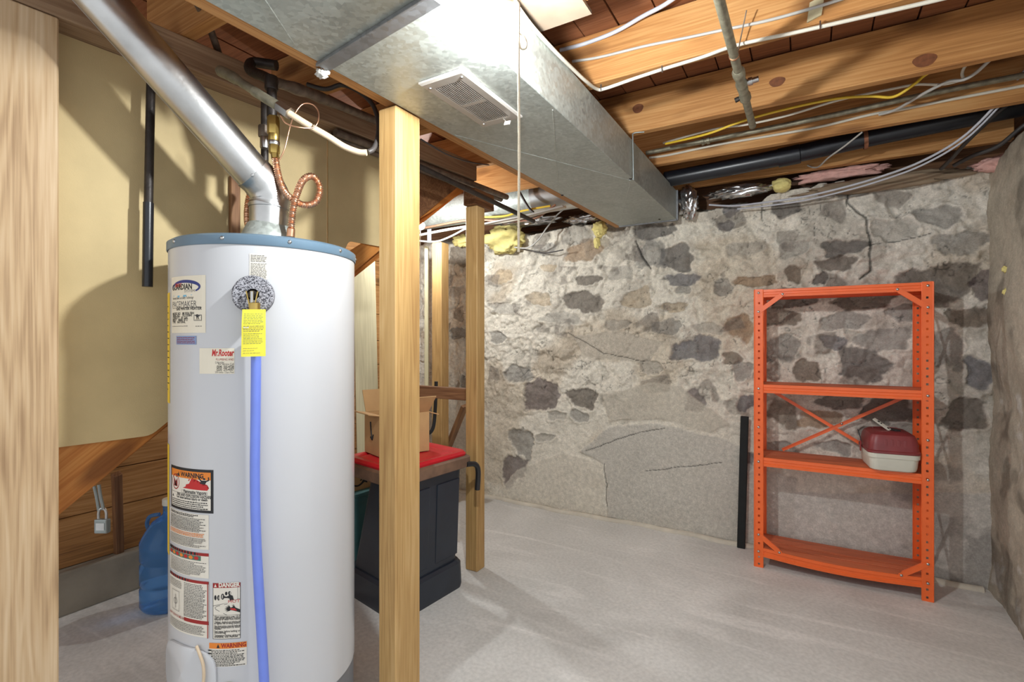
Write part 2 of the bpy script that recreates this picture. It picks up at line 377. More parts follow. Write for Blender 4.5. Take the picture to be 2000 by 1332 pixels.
# ================================================================== SETTING
WY = 3.43
def wxz(px, py): p = atY(px, py, WY); return p.x, p.z
def build_wall_back():
    s = .006; xs = np.arange(-3.0, .852, s); zs = np.arange(0, 2.42, s); h, w = len(zs), len(xs)
    X, Z = np.meshgrid(xs, zs); rng = np.random.default_rng(5)
    n1 = fbm(h, w, 60, rng, 5); n2 = fbm(h, w, 24, rng, 5, .6); n3 = fbm(h, w, 9, rng, 3, .6); wx = fbm(h, w, 40, rng, 4)-.5; wz = fbm(h, w, 40, rng, 4)-.5
    warp1 = fbm(h, w, 14, rng, 4, .6)-.5; warp2 = fbm(h, w, 14, rng, 4, .6)-.5; rag = fbm(h, w, 7, rng, 3, .7)-.5
    # mortar
    cl = np.array(lin((226, 219, 203))); cr = np.array(lin((228, 222, 210)))
    t = sstep(-.55, .55, X+.25*(n1-.5))[..., None]; col = cl*(1-t)+cr*t
    up = sstep(.45, 1.0, Z+.25*(n1-.5))                       # rough above, trowelled below
    y = (n1-.5)*.05+(n2-.5)*.06*(.3+.7*up)+(n3-.5)*.020*(.25+.75*up)
    ridge = 1-np.abs(2*fbm(h, w, 34, rng, 4, .55)-1); ridge = sstep(.86, .99, ridge)
    y += ridge*.012*up
    col = col*(1-.22*(ridge*up*sstep(.45, .6, n2))[..., None])
    col = col*(.90+.20*n2[..., None])
    patch = sstep(.56, .66, fbm(h, w, 46, rng, 5, .6))*(.2+.8*up)
    gcol = np.array(lin((158, 150, 138))); col = col*(1-.45*patch[..., None])+gcol*.45*patch[..., None]
    warm = sstep(.58, .68, fbm(h, w, 70, rng, 4)); wc = np.array(lin((176, 150, 112))); col = col*(1-.3*warm[..., None])+wc*.3*warm[..., None]
    K = dict(dk=(74, 70, 70), br=(104, 88, 72), og=(150, 122, 92), bg=(98, 98, 106), gr=(126, 124, 120), pu=(98, 86, 88), tn=(168, 148, 118), db=(84, 74, 66), lg=(150, 146, 138))
    ST = [(1285,480,1358,526,'dk'),(1240,468,1300,524,'gr'),(1105,472,1174,512,'og'),(1055,515,1087,531,'tn'),(1122,538,1176,557,'db'),(1100,568,1178,608,'db'),
      (1218,562,1272,604,'tn'),(1030,570,1076,598,'tn'),(1303,533,1364,560,'bg'),(1322,555,1350,575,'gr'),(1310,662,1414,704,'bg'),(1417,613,1472,667,'og'),(1412,688,1452,712,'br'),
      (1339,763,1379,803,'pu'),(1028,738,1090,804,'pu'),(990,712,1038,750,'gr'),(1113,756,1164,798,'db'),(1114,803,1150,824,'gr'),(998,836,1040,892,'gr'),(978,889,1027,944,'pu'),
      (955,648,990,672,'gr'),(962,526,1000,554,'tn'),(880,478,916,524,'br'),(872,560,905,580,'lg'),(1240,434,1312,468,'dk'),(1182,430,1225,452,'br'),(1100,444,1160,476,'lg'),(1040,476,1085,496,'gr'),
      (1506,394,1560,424,'dk'),(1414,392,1446,420,'bg'),(1400,430,1432,452,'bg'),(1606,466,1690,501,'dk'),(1597,500,1668,531,'db'),(1536,518,1566,552,'br'),(1438,538,1515,562,'og'),(1590,533,1618,556,'dk'),
      (1742,520,1914,584,'db'),(1895,525,1950,585,'pu'),(1608,610,1696,645,'gr'),(1606,653,1648,683,'bg'),(1640,680,1735,745,'dk'),(1552,704,1602,747,'br'),(1670,640,1785,684,'gr'),(1492,655,1560,708,'gr'),
      (1358,1027,1373,1046,'dk'),(1440,770,1474,802,'bg'),(1443,882,1474,918,'bg'),(1596,770,1690,800,'db'),(1500,780,1560,838,'br'),(1672,834,1724,858,'gr'),(1690,770,1780,832,'db'),(1560,800,1640,836,'og'),(1740,860,1800,930,'gr'),  # opening entry is a small hole; its darkness is put into colour
      (1820,640,1880,720,'gr'),(1880,700,1945,760,'bg'),(1840,780,1930,840,'db'),(1500,566,1600,600,'db'),(1630,575,1740,606,'br'),(1740,590,1800,630,'gr'),(1850,600,1940,640,'br'),(1640,360,1700,384,'gr'),  # blue-grey entry by the corner puts dark shadows into the wall colour
      (1700,424,1790,470,'lg'),(1790,400,1880,440,'gr'),(1830,450,1920,500,'gr'),(1480,600,1560,640,'br'),(1520,470,1580,500,'lg'),(1420,470,1490,500,'lg'),(1190,520,1240,545,'lg'),(960,590,1010,612,'lg'),
      (1270,625,1330,652,'gr'),(1395,545,1430,580,'gr'),(1060,610,1130,634,'lg'),(1290,590,1340,612,'tn'),(1180,625,1230,645,'lg'),(880,640,915,662,'gr'),(900,735,916,762,'gr'),(1430,705,1470,740,'gr'),(1355,630,1410,652,'lg'),(1250,705,1300,728,'lg'),(1500,860,1560,890,'gr'),(1600,860,1660,886,'gr'),(1070,800,1105,822,'lg'),(1046,846,1080,864,'lg')]
    ang_rng = np.random.default_rng(3)
    for (a, b, c, d, k) in ST:
        x0, z1 = wxz(a, (b+d)/2)[0], wxz((a+c)/2, b)[1]; x1, z0 = wxz(c, (b+d)/2)[0], wxz((a+c)/2, d)[1]
        cx, cz, rx, rz = (x0+x1)/2, (z0+z1)/2, (x1-x0)/2*1.05, (z1-z0)/2*1.05
        sub = (np.abs(X-cx) < rx*1.8) & (np.abs(Z-cz) < rz*1.8)
        u = (X-cx)/rx+warp1*.55; v = (Z-cz)/rz+warp2*.55; th = np.arctan2(v, u)
        p1, p2, p3 = ang_rng.random(3)*6.28
        rad = .42*rag+(np.abs(u)**2.6+np.abs(v)**2.6)**(1/2.6)*(1+.10*np.sin(2*th+p1)+.10*np.sin(3*th+p2)+.07*np.sin(5*th+p3))
        mk = (1-sstep(.86, 1.0, rad))*sub; lip = np.exp(-((rad-1.06)/.11)**2)*sub
        c3 = np.array(lin(K[k])); tx = (.55+.9*n3)[..., None]*(.75+.5*n2)[..., None]
        strong = .62 if k in ('lg', 'gr', 'tn') else .74
        if k == 'lg': strong = .5
        col = col*(1-mk[..., None]*strong)+c3*tx*mk[..., None]*strong
        y = y*(1-.55*mk)+mk*(.006+ (n3-.5)*.012)-lip*.006
    # small stones scattered in the upper, rougher part
    cell = .13; gx, gz = (X+wx*.10)/cell/1.25, (Z+wz*.10)/cell; ix, iz = np.floor(gx).astype(int), np.floor(gz).astype(int)
    best = np.full((h, w), 9.0); second = np.full((h, w), 9.0); bid = np.zeros((h, w), int)
    R = np.random.default_rng(9).random((64, 64, 3))
    for dx in (-1, 0, 1):
        for dz in (-1, 0, 1):
            jx, jz = ix+dx, iz+dz; rr = R[jz % 64, jx % 64]
            dd = np.hypot(gx-jx-.15-.7*rr[..., 0], gz-jz-.15-.7*rr[..., 1]); nb = dd < best
            second = np.where(nb, best, np.minimum(second, dd)); bid = np.where(nb, (jz % 64)*64+(jx % 64), bid); best = np.where(nb, dd, best)
    edge = second-best; rv = R.reshape(-1, 3)[bid][..., 2]
    joint = (1-sstep(.0, .08, edge))*up*sstep(.50, .66, n1)
    y += joint*.004; y += -(sstep(.05, .3, edge))*.004*up
    col = col*(1-.10*joint[..., None])
    for cs, sd in ((26, .980), (15, .982)):
        rg = 1-np.abs(2*fbm(h, w, cs, rng, 3, .5)-1); ck = sstep(sd, .998, rg)*sstep(.46, .6, fbm(h, w, 30, rng, 3))*(.15+.85*up); col = col*(1-.55*ck[..., None]); y += ck*.008
    sm = sstep(.10, .22, edge-.10*warp1)*(rv > .80)*up*sstep(.40, .55, n2+.25*sstep(-.3, .6, X))
    sc = np.array(lin((118, 110, 102)))*(.6+.8*n3[..., None]); col = col*(1-.6*sm[..., None])+sc*.6*sm[..., None]; y += sm*.005
    # trowelled plaster patches low down
    def poly(pts, colr, mix, dy, soft=.012):
        nonlocal col, y
        P = [wxz(*p) for p in pts]; inside = np.zeros((h, w), bool); dist = np.full((h, w), 9.0)
        xx = X+warp1*.03; zz = Z+warp2*.03
        for i in range(len(P)):
            (xa, za), (xb, zb) = P[i], P[(i+1) % len(P)]
            cond = ((za > zz) != (zb > zz)) & (xx < (xb-xa)*(zz-za)/((zb-za) if abs(zb-za) > 1e-9 else 1e-9)+xa); inside ^= cond
            L2 = (xb-xa)**2+(zb-za)**2; tt = np.clip(((xx-xa)*(xb-xa)+(zz-za)*(zb-za))/L2, 0, 1)
            dist = np.minimum(dist, np.hypot(xx-xa-tt*(xb-xa), zz-za-tt*(zb-za)))
        m = np.where(inside, sstep(0, soft, dist), 0); mm = (m*mix)[..., None]
        col = col*(1-mm)+np.array(lin(colr))*(.92+.16*n2[..., None])*mm; y = y*(1-.75*m)+dy*m
    poly([(1130,882),(1190,832),(1290,824),(1400,852),(1456,872),(1470,1075),(1185,1010),(1183,908)], (198, 193, 182), .88, -.010)
    poly([(1120,655),(1210,645),(1300,668),(1268,712),(1140,700)], (178, 170, 156), .6, -.004)
    poly([(1175,770),(1270,745),(1330,752),(1430,830),(1390,846),(1290,818),(1190,826)], (192, 184, 168), .7, -.012)
    poly([(1010,915),(1100,880),(1180,905),(1182,1010),(960,972)], (216, 208, 192), .6, -.006)
    poly([(1500,960),(1945,960),(1945,1160),(1500,1095)], (204, 200, 192), .85, -.002)
    poly([(1455,905),(1560,935),(1550,1100),(1452,1070)], (200, 195, 185), .75, -.004)
    dark = np.array(lin((138, 133, 127)))
    m = sstep(.0, .5, X)*sstep(.5, .62, n2)*(Z < .9)*.55; col = col*(1-m[..., None])+dark*m[..., None]
    # cracks
    def crack(pts, wd, dep):
        nonlocal col, y
        P = [wxz(*p) for p in pts]; dist = np.full((h, w), 9.0); xx = X+warp1*.02; zz = Z+warp2*.02
        for (xa, za), (xb, zb) in zip(P[:-1], P[1:]):
            L2 = (xb-xa)**2+(zb-za)**2; tt = np.clip(((xx-xa)*(xb-xa)+(zz-za)*(zb-za))/L2, 0, 1)
            dist = np.minimum(dist, np.hypot(xx-xa-tt*(xb-xa), zz-za-tt*(zb-za)))
        m = 1-sstep(wd*.5, wd*1.2, dist); col = col*(1-.72*m[..., None]); y = y+m*dep
    crack([(1657,376),(1655,395),(1672,412),(1690,424),(1692,450),(1700,474),(1697,498),(1700,528),(1680,545)], .006, .02)
    crack([(1240,470),(1252,500),(1270,524)], .005, .02); crack([(1110,650),(1180,690),(1260,706)], .003, .006)
    crack([(1182,905),(1186,990)], .004, .006); crack([(1260,920),(1410,903)], .003, .004); crack([(1300,835),(1230,850),(1145,880)], .003, .006)
    crack([(1700,478),(1760,470),(1820,455)], .003, .012); crack([(1480,350),(1490,430)], .003, .01)
    # ragged top ledge
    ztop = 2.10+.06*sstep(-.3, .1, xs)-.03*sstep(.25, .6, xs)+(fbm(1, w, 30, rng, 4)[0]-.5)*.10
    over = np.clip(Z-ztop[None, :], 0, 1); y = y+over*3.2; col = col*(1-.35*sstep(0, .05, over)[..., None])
    edge0 = np.exp(-(np.clip(ztop[None, :]-Z, 0, 9)/.05)**2); y = y-edge0*.02*(over == 0)
    P = np.stack([X, WY+y, Z], -1)
    o = grid_obj('wall_back', P, np.clip(col, 0.01, .95), M['stonewall']); structure(o)
build_wall_back()
def build_wall_right():
    s = .012; ys = np.arange(1.7, 3.46, s); zs = np.arange(0, 2.42, s); h, w = len(zs), len(ys); Y, Z = np.meshgrid(ys, zs); rng = np.random.default_rng(8)
    n1 = fbm(h, w, 40, rng, 5); n2 = fbm(h, w, 10, rng, 4); st = fbm(h*1, w, 8, rng, 3)
    x = .80+(n1-.5)*.05+(n2-.5)*.02-.02*sstep(.25, 0, Z)
    col = np.array(lin((186, 177, 160)))*(.75+.5*n2[..., None])
    fl = sstep(.60, .66, fbm(h, w, 7, rng, 3)*.5+n1*.5)*(Z < 1.5); fc = np.array(lin((212, 210, 202))); col = col*(1-.8*fl[..., None])+fc*.8*fl[..., None]
    dk = sstep(.6, .7, fbm(h, w, 18, rng, 4)); col = col*(1-.4*dk[..., None])
    over = np.clip(Z-(2.16+(n1-.5)*.1), 0, 1); x = x+over*2
    P = np.stack([x, Y, Z], -1)[:, ::-1]; o = grid_obj('wall_right', P, np.clip(col[:, ::-1], .01, .95), M['rightwall']); structure(o)
build_wall_right()
def floormat():
    m, N, L, B = newmat('worn_grey_concrete'); B.inputs['Specular IOR Level'].default_value = .4
    tc = N.new('ShaderNodeTexCoord')
    def nz(s, sc, d, dist=0):
        mp = N.new('ShaderNodeMapping'); mp.inputs['Scale'].default_value = s; mp.inputs['Rotation'].default_value = (0, 0, .5); L.new(tc.outputs['Object'], mp.inputs['Vector'])
        n = N.new('ShaderNodeTexNoise'); n.inputs['Scale'].default_value = sc; n.inputs['Detail'].default_value = d; n.inputs['Distortion'].default_value = dist; L.new(mp.outputs[0], n.inputs['Vector']); return n.outputs['Fac']
    a = nz((1, 1, 1), 1.6, 6, .8); b = nz((.5, 3.2, 1), 2.6, 8, 1.2); c = nz((1, 1, 1), 60, 6)
    def ramp(src, p0, c0, p1, c1):
        r = N.new('ShaderNodeValToRGB'); e = r.color_ramp.elements; e[0].position = p0; e[0].color = (*c0, 1); e[1].position = p1; e[1].color = (*c1, 1); L.new(src, r.inputs[0]); return r.outputs[0]
    base = ramp(a, .3, lin((194, 192, 187)), .7, lin((222, 220, 215)))
    st = ramp(b, .55, (0, 0, 0), .72, (1, 1, 1)); fine = ramp(c, .3, (.86, .86, .86), .7, (1.06, 1.06, 1.06))
    mx = N.new('ShaderNodeMix'); mx.data_type = 'RGBA'; mx.inputs['B'].default_value = (*lin((236, 233, 228)), 1)
    mf = N.new('ShaderNodeMath'); mf.operation = 'MULTIPLY'; mf.inputs[1].default_value = .6; L.new(st, mf.inputs[0]); L.new(mf.outputs[0], mx.inputs['Factor']); L.new(base, mx.inputs['A'])
    mu = N.new('ShaderNodeMix'); mu.data_type = 'RGBA'; mu.blend_type = 'MULTIPLY'; mu.inputs['Factor'].default_value = 1; L.new(mx.outputs['Result'], mu.inputs['A']); L.new(fine, mu.inputs['B'])
    L.new(mu.outputs['Result'], B.inputs['Base Color'])
    rr = N.new('ShaderNodeMapRange'); rr.inputs['To Min'].default_value = .42; rr.inputs['To Max'].default_value = .75; L.new(a, rr.inputs['Value']); L.new(rr.outputs[0], B.inputs['Roughness'])
    bp = N.new('ShaderNodeBump'); bp.inputs['Strength'].default_value = .25; bp.inputs['Distance'].default_value = .004; L.new(b, bp.inputs['Height']); L.new(bp.outputs[0], B.inputs['Normal'])
    return m
M['floor'] = floormat()
structure(MB().box((-3.1, -2.2, -.1), (1.2, 3.75, 0), M['floor']).obj('floor'))
# subfloor boards above the joists, laid across them, with open gaps
b = MB(); x = -3.0; random.seed(21)
while x < .9:
    wd = random.choice((.135, .14, .145)); b.box((x, -.6 if x < -.9 else .45, 2.462+random.random()*.004), (x+wd-.006, 3.8, 2.485), M['sub']); x += wd
b.box((-3.0, .45, 2.487), (.9, 3.8, 2.505), M['sub']); b.box((-3.0, -.6, 2.487), (-.9, .45, 2.505), M['sub']); structure(b.obj('ceiling'))
structure(board('trim_1', (-3.0, 3.66, 2.28), (.95, 3.66, 2.28), .04, .36, M['darkwood']))
structure(board('trim_2', (.95, 2.2, 2.28), (.95, 3.7, 2.28), .04, .36, M['darkwood']))
# stair-side back wall of planks on a concrete footing
LX = -2.98
b = MB(); z = .205; k = 0
while z < 2.45:
    hh = (.235, .19, .21)[k % 3]; b.box((LX-.03, -.3, z), (LX+.004*(k % 2), 3.42, min(z+hh-.004, 2.455)), M['plank']); z += hh; k += 1
b.box((LX-.06, -.3, .1), (LX-.031, 3.6, 2.455), M['darkwood'])
M['plank_y'] = wood('plank_wall_wood', (84, 54, 28), (150, 106, 60), (182, 138, 88))
me = b.mesh('wall_left', bevel=.002, seg=1)
# local X must follow the boards (world y)
R4 = Matrix(((0, -1, 0, 0), (1, 0, 0, 0), (0, 0, 1, 0), (0, 0, 0, 1)))
me.transform(R4.inverted()); o = link('wall_left', me, M4=R4); structure(o)
b = MB(); b.box((LX-.03, -.3, 0), (LX+.045, 3.36, .203), M['rightwall'])
M['footing'] = flat('footing_concrete', (134, 126, 112), .7, var=.2, vscale=6, bump=.4, bscale=40)
b.mats[0] = M['footing']; structure(b.obj('baseboard_left', bevel=.01))
b = MB(); pts = [(x, 3.405+.012*math.sin(x*5)+.008*math.sin(x*17), .0) for x in np.arange(-2.9, .78, .06)]
M['curb'] = flat('cement_fillet', (198, 190, 174), .85, var=.12, vscale=12, bump=.4, bscale=60)
b.tube(pts, .022, M['curb'], 8, 2); structure(b.obj('baseboard_back', smooth=60))

# ================================================================== TIMBER
KN = M['knot'] = flat('wood_knot', (118, 70, 40), .6, var=.3, vscale=60)
jy = [.90, 1.375, 1.88, 2.41, 2.91, 3.36]
jl = ['ceiling joist above the light bulb, crossing over the metal duct', 'ceiling joist passing just behind the hanging bulb, under pale plywood',
      'ceiling joist carrying three stapled pale cables on its near face', 'broad knotty ceiling joist that the capped grey pipe hangs under',
      'ceiling joist with a white cable and grey conduit along its face', 'ceiling joist nearest the stone wall, beside the black drain pipe']
for y, l in zip(jy, jl):
    o = board('ceiling_joist', (-2.0, y, 2.36-.012*(y > 3.3)), (.86, y, 2.36-.012*(y > 3.3)), .042, .198+.024*(y > 3.3), M['joist']); J2OBJ = o if y == 2.41 else (None if y < 2.41 else J2OBJ); tag(o, l, 'joist', 'ceiling joists')
o = MB().box((-.742, .1, 2.248), (-.565, 1.44, 2.259), M['ply']).obj('plywood_board'); tag(o, 'pale plywood strip fixed under the joists above the light bulb', 'board')
o = board('support_beam', (-1.2135, .25, 2.146), (-1.1185, 3.34, 2.146), .043, .225, M['joist']); tag(o, 'long timber beam running along the left edge of the metal duct', 'beam')
o = board('header_beam', pl(-.35, .045, 2.21), pl(1.75, .045, 2.21), .105, .098, M['greywood']); tag(o, 'weathered timber beam along the top of the tan stair wall', 'beam')
def post(name, label, cx, cy, wx, wy, z0, z1, mat, rot=0, parent=None):
    o = board(name, (cx, cy, z0), (cx, cy, z1), wy, wx, mat, up=(math.cos(rot), math.sin(rot), 0), parent=parent, bevel=.004)
    if label: tag(o, label, 'post', None)
    return o
p = pl(-.145, .054, 0); post('wooden_post', 'wide weathered plank post at the left edge of the view', p.x, p.y, .088, .215, 0, 2.158, M['oldpost'], rot=math.atan2(PN.y, PN.x))
post('wooden_post', 'thick square post under the duct beam beside the white water heater', -1.197, 1.287, .078, .12, 0, 2.03, M['post'])
t = thing('wooden_post', 'slim post with a short block on top, right of the black bin', 'post', (-1.595, 2.315, 0))
post('upright', None, -1.595, 2.315, .077, .077, .0, 2.0, M['post'], parent=t)
board('head_block', (-1.589, 2.25, 2.045), (-1.589, 2.44, 2.045), .080, .088, M['darkwood'], parent=t)
post('wooden_post', 'brown post standing behind the black bin near the back corner', -2.36, 2.97, .09, .09, 0, 1.985, M['post'])
o = board('wooden_rail', (-2.32, 2.36, .957), (-1.636, 2.345, .957), .04, .068, M['darkwood']); tag(o, 'horizontal rail nailed to the slim post above the bin', 'rail')
o = board('pale_board', (-2.6, 3.10, .0), (-2.6, 3.10, 2.0), .10, .03, M['palewood'], up=(.8, .6, 0)); tag(o, 'pale greenish board standing upright below the small far bulb', 'board')
o = board('leaning_board', (-2.62, 2.52, .0), (-2.66, 2.50, 1.86), .15, .025, M['palewood'], up=(.8, -.6, 0)); tag(o, 'pale board standing upright between the heater and the thick post', 'board')
a, c = D(880, 862, 3.9), D(908, 792, 3.75); o = board('wooden_brace', c+(a-c)*((c.z-.02)/(c.z-a.z)), c, .03, .06, M['darkwood'], up=(0, 1, 0)); tag(o, 'short diagonal wooden brace behind the slim post and rail', 'brace')
for px, py, ry_, rz_ in ((1518, 160, .030, .020), (1806, 118, .036, .024), (1246, 212, .026, .022)):
    p = atY(px, py, 2.41-.0212); b = MB(); b.prism([p+Vector((ry_*math.cos(a_)*(1+.08*math.sin(3*a_)), 0, rz_*math.sin(a_))) for a_ in np.linspace(0, 2*pi, 24, endpoint=False)], (0, -.0008, 0), KN); b.obj('knot', J2OBJ)
# stair stringer and the fibreboard skin over it
b = MB(); sl = .8075
def sz(u): return .757+(u-(-.006))*sl   # lower edge height at u along the wall plane
ua, ub = -.40, 1.80
b.prism([pl(ua, -.005, sz(ua)), pl(ub, -.005, sz(ub)), pl(ub, -.005, min(sz(ub)+.24, 2.15)), pl(ua, -.005, sz(ua)+.30)], PN*-.04, M['stringer'])
me = b.mesh('stair_stringer', bevel=.003, seg=1)
xd = (PU+ZV*sl).normalized(); zd = PN.cross(xd).normalized(); yd = zd.cross(xd)
R4 = Matrix.Translation(pl(.7, 0, sz(.7))) @ Matrix((xd, yd, zd)).transposed().to_4x4(); me.transform(R4.inverted())
o = link('stair_stringer', me, M4=R4); tag(o, 'sloping orange timber stair stringer behind the water heater', 'stair stringer')
b = MB()
def rnd(poly, r=.02):
    out = []
    n = len(poly)
    for i, (u, z) in enumerate(poly):
        p, q, s2 = Vector(poly[i-1]), Vector((u, z)), Vector(poly[(i+1) % n]); a = (p-q).normalized()*r; c = (s2-q).normalized()*r
        for k in range(4):
            t = k/3; out.append(tuple((q+a)*(1-t)**2+q*2*t*(1-t)+(q+c)*t*t))
    return out
def skin(name, poly, label, n0=.0, th=.008):
    b = MB(); P = rnd(poly); b.prism([pl(u, n0+th, z) for u, z in P], PN*-th, M['panel']); o = b.obj(name); tag(o, label, 'panel', 'fibreboard panels of the stair wall'); return o
skin('fibreboard_panel', [(-.42, .95), (.21, .95), (.86, 1.475), (.86, 2.158), (-.42, 2.158)], 'tan fibreboard panel behind the flue pipe, beside the wide post')
skin('fibreboard_panel', [(.866, 1.48), (.97, 1.71), (1.27, 1.71), (1.27, 2.158), (.866, 2.158)], 'tan fibreboard panel between the copper pipes and the thick post')
b = MB(); b.prism([pl(1.275, .002, sz(1.275)+.01), pl(1.715, .002, 2.15), pl(1.275, .002, 2.158)], PN*.012, M['darkwood']); o = b.obj('shaded_stair_side'); tag(o, 'dark triangular stair side above the far bulb, shade in its colour', 'board')  # panel face in dark shadow, the shade put into its wood colour
o = board('wooden_batten', atP(458, 345, .02), atP(458, 520, .02), .034, .022, M['darkwood'], up=PN); tag(o, 'thin upright batten on the tan wall just left of the heater vent', 'batten')
# ================================================================== WATER HEATER
HX, HY, HR = -1.523, 1.02, .27
HC = Vector((HX, HY, 0))
def cyl(px, py, r=HR):
    d = ray(px, py); o = C0-HC; a = d.x**2+d.y**2; bq = 2*(o.x*d.x+o.y*d.y); c = o.x**2+o.y**2-r*r
    disc = max(bq*bq-4*a*c, 0); t = (-bq-math.sqrt(disc))/(2*a); p = C0+d*t; return math.atan2(p.y-HY, p.x-HX), p.z
def cp(th, z, r): return Vector((HX+r*math.cos(th), HY+r*math.sin(th), z))
heater = thing('water_heater', 'tall white gas water heater with a blue-grey top and paper labels', 'water heater', (HX, HY, 0))
b = MB(); b.lathe([(HR-.004, .205), (HR, .207), (HR, 1.530), (HR-.004, 1.532)], M['jacket'], HC, seg=128, cap=False); b.obj('jacket', heater, smooth=40)
b = MB(); b.lathe([(HR-.012, .0), (HR-.003, .006), (HR-.003, .206)], M['screen'], HC, seg=128, cap=True); b.obj('base_screen', heater, smooth=40, loc=(HX, HY, 0))
b = MB(); b.lathe([(HR+.002, 1.525), (HR+.004, 1.528), (HR+.004, 1.550), (HR-.006, 1.557), (.20, 1.562), (.09, 1.566), (.001, 1.566)], M['cap'], HC, seg=128, cap=False); b.obj('top_cap', heater, smooth=40)
for th in [math.radians(-58+k*36) for k in range(-3, 6)]:
    b = MB(); b.lathe([(.0055, 0), (.005, .002), (.002, .0035)], M['hardware'], cp(th, 1.541, HR+.004), axis=(math.cos(th), math.sin(th), 0), seg=12); b.obj('cap_screw', heater, smooth=50)
for th in (math.radians(-70), math.radians(-112)):   # jacket seam
    pass

# ---- labels: flat artwork wrapped on the jacket
def text_tris(s, size, bold=0):
    cu = bpy.data.curves.new('t', 'FONT'); cu.body = s; cu.size = size; cu.resolution_u = 2; cu.offset = bold
    ob = bpy.data.objects.new('t', cu); COL.objects.link(ob)
    dg = bpy.context.evaluated_depsgraph_get(); ev = ob.evaluated_get(dg); me = ev.to_mesh()
    V = [(v.co.x, v.co.y) for v in me.vertices]; F = [tuple(p.vertices) for p in me.polygons]; ev.to_mesh_clear()
    bpy.data.objects.remove(ob); bpy.data.curves.remove(cu); return V, F
def slices(V):
    bm = bmesh.new(); f = bm.faces.new([bm.verts.new((u, v, 0)) for u, v in V]); bmesh.ops.triangulate(bm, faces=[f])
    lo, hi = min(p[0] for p in V), max(p[0] for p in V); n = int((hi-lo)/.005)
    for k in range(1, n+1):
        bmesh.ops.bisect_plane(bm, geom=bm.verts[:]+bm.edges[:]+bm.faces[:], dist=1e-6, plane_co=(lo+(hi-lo)*k/(n+1), 0, 0), plane_no=(1, 0, 0))
    bm.verts.index_update(); W = [(v.co.x, v.co.y) for v in bm.verts]; F = [tuple(v.index for v in q.verts) for q in bm.faces]; bm.free(); return W, F
class Art:
    """flat artwork in metres (u right, v up, origin at its centre) as layered thin polygons of one mesh"""
    def __init__(s, w, h): s.w, s.h = w, h; s.b = []; s.L = 0
    def poly(s, P, m, lay=None):
        s.b.append(([tuple(p) for p in P], [tuple(range(len(P)))], m, s.L if lay is None else lay)); s.L += .02; return s
    def rect(s, u0, v0, u1, v1, m, lay=None, step=.012):
        n = max(1, int(abs(u1-u0)/step)); V = []; F = []
        for i in range(n+1): u = u0+(u1-u0)*i/n; V += [(u, v0), (u, v1)]
        F = [(2*i, 2*i+2, 2*i+3, 2*i+1) for i in range(n)]
        s.b.append((V, F, m, s.L if lay is None else lay)); s.L += .02; return s
    def frame(s, u0, v0, u1, v1, t, m):
        s.rect(u0, v0, u1, v0+t, m); s.rect(u0, v1-t, u1, v1, m); s.rect(u0, v0, u0+t, v1, m); s.rect(u1-t, v0, u1, v1, m); return s
    def text(s, t, u, v, size, m, sx=1, align='l', bold=0, shear=0, slope=0):
        V, F = text_tris(t, size, bold)
        if not V: return s
        w = max(x for x, _ in V)*sx; av = {'l': .485*s.w-u, 'c': 2*(.485*s.w-abs(u)), 'r': u+.485*s.w}[align]
        if w > av > 0: sx *= av/w; w = av
        du = {'l': 0, 'c': -w/2, 'r': -w}[align]
        s.b.append(([(u+du+(x*sx+shear*y), v+y+slope*x) for x, y in V], F, m, s.L)); s.L += .02; return s
    def stroke(s, pts, t, m, tf=None):
        n = len(pts); Lf = []; Rt = []
        for i in range(n):
            a = Vector(pts[max(i-1, 0)]); c = Vector(pts[min(i+1, n-1)]); d = (c-a).normalized(); q = Vector((-d.y, d.x)); tt = t*(tf(i/(n-1)) if tf else 1)/2
            p = Vector(pts[i]); Lf.append(p+q*tt); Rt.append(p-q*tt)
        V = Lf+Rt; s.b.append(([tuple(v) for v in V], [(i, i+1, n+i+1, n+i) for i in range(n-1)], m, s.L)); s.L += .02; return s
    def ell(s, u, v, ru, rv, m, a0=0, a1=2*pi, t=None, n=28, tf=None):
        P = [(u+ru*math.cos(a0+(a1-a0)*i/n), v+rv*math.sin(a0+(a1-a0)*i/n)) for i in range(n+1)]
        return s.stroke(P, t, m, tf) if t else s.poly(P[:-1], m)
    def lines(s, u0, u1, v1, v0, n, m, hgt=.0011, seed=1, ragged=.5, word=(.004, .012), gap=.0018):
        r = random.Random(seed)
        for k in range(n):
            v = v1-(v1-v0)*(k+.5)/n; u = u0; end = u1-(u1-u0)*ragged*r.random()**2
            while u < end-.002:
                w = min(r.uniform(*word), end-u); s.rect(u, v-hgt/2, u+w, v+hgt/2, m, lay=s.L, step=.02); u += w+gap
        return s
    def build(s, name, parent, f, th=.0004):
        b = MB()
        for V, F, m, lay in s.b:
            if len(F) == 1 and max(p[0] for p in V)-min(p[0] for p in V) > .008: V, F = slices(V)
            b.add([f(u, v, lay) for u, v in V], F, m)
        me = mesh_from(name, b.V, b.F, b.mats, b.I); return link(name, me, parent)
def wrap(x0, x1, y0, y1):
    """place on the jacket between the pixel columns; y0,y1 at the right edge"""
    ym = (y0+y1)/2; ta, tb = cyl(x0, ym)[0], cyl(x1, ym)[0]; za, zb = cyl(x1, y0)[1], cyl(x1, y1)[1]
    tc, zc = (ta+tb)/2, (za+zb)/2
    return (tb-ta)*HR, za-zb, (lambda u, v, l: cp(tc+u/HR, zc+v, HR+.0007+.0004*l))
def base(x0, x1, y0, y1, m):
    w, h, f = wrap(x0, x1, y0, y1); A = Art(w, h); A.rect(-w/2, -h/2, w/2, h/2, M[m], lay=0); A.L = .5; return A, w, h, f
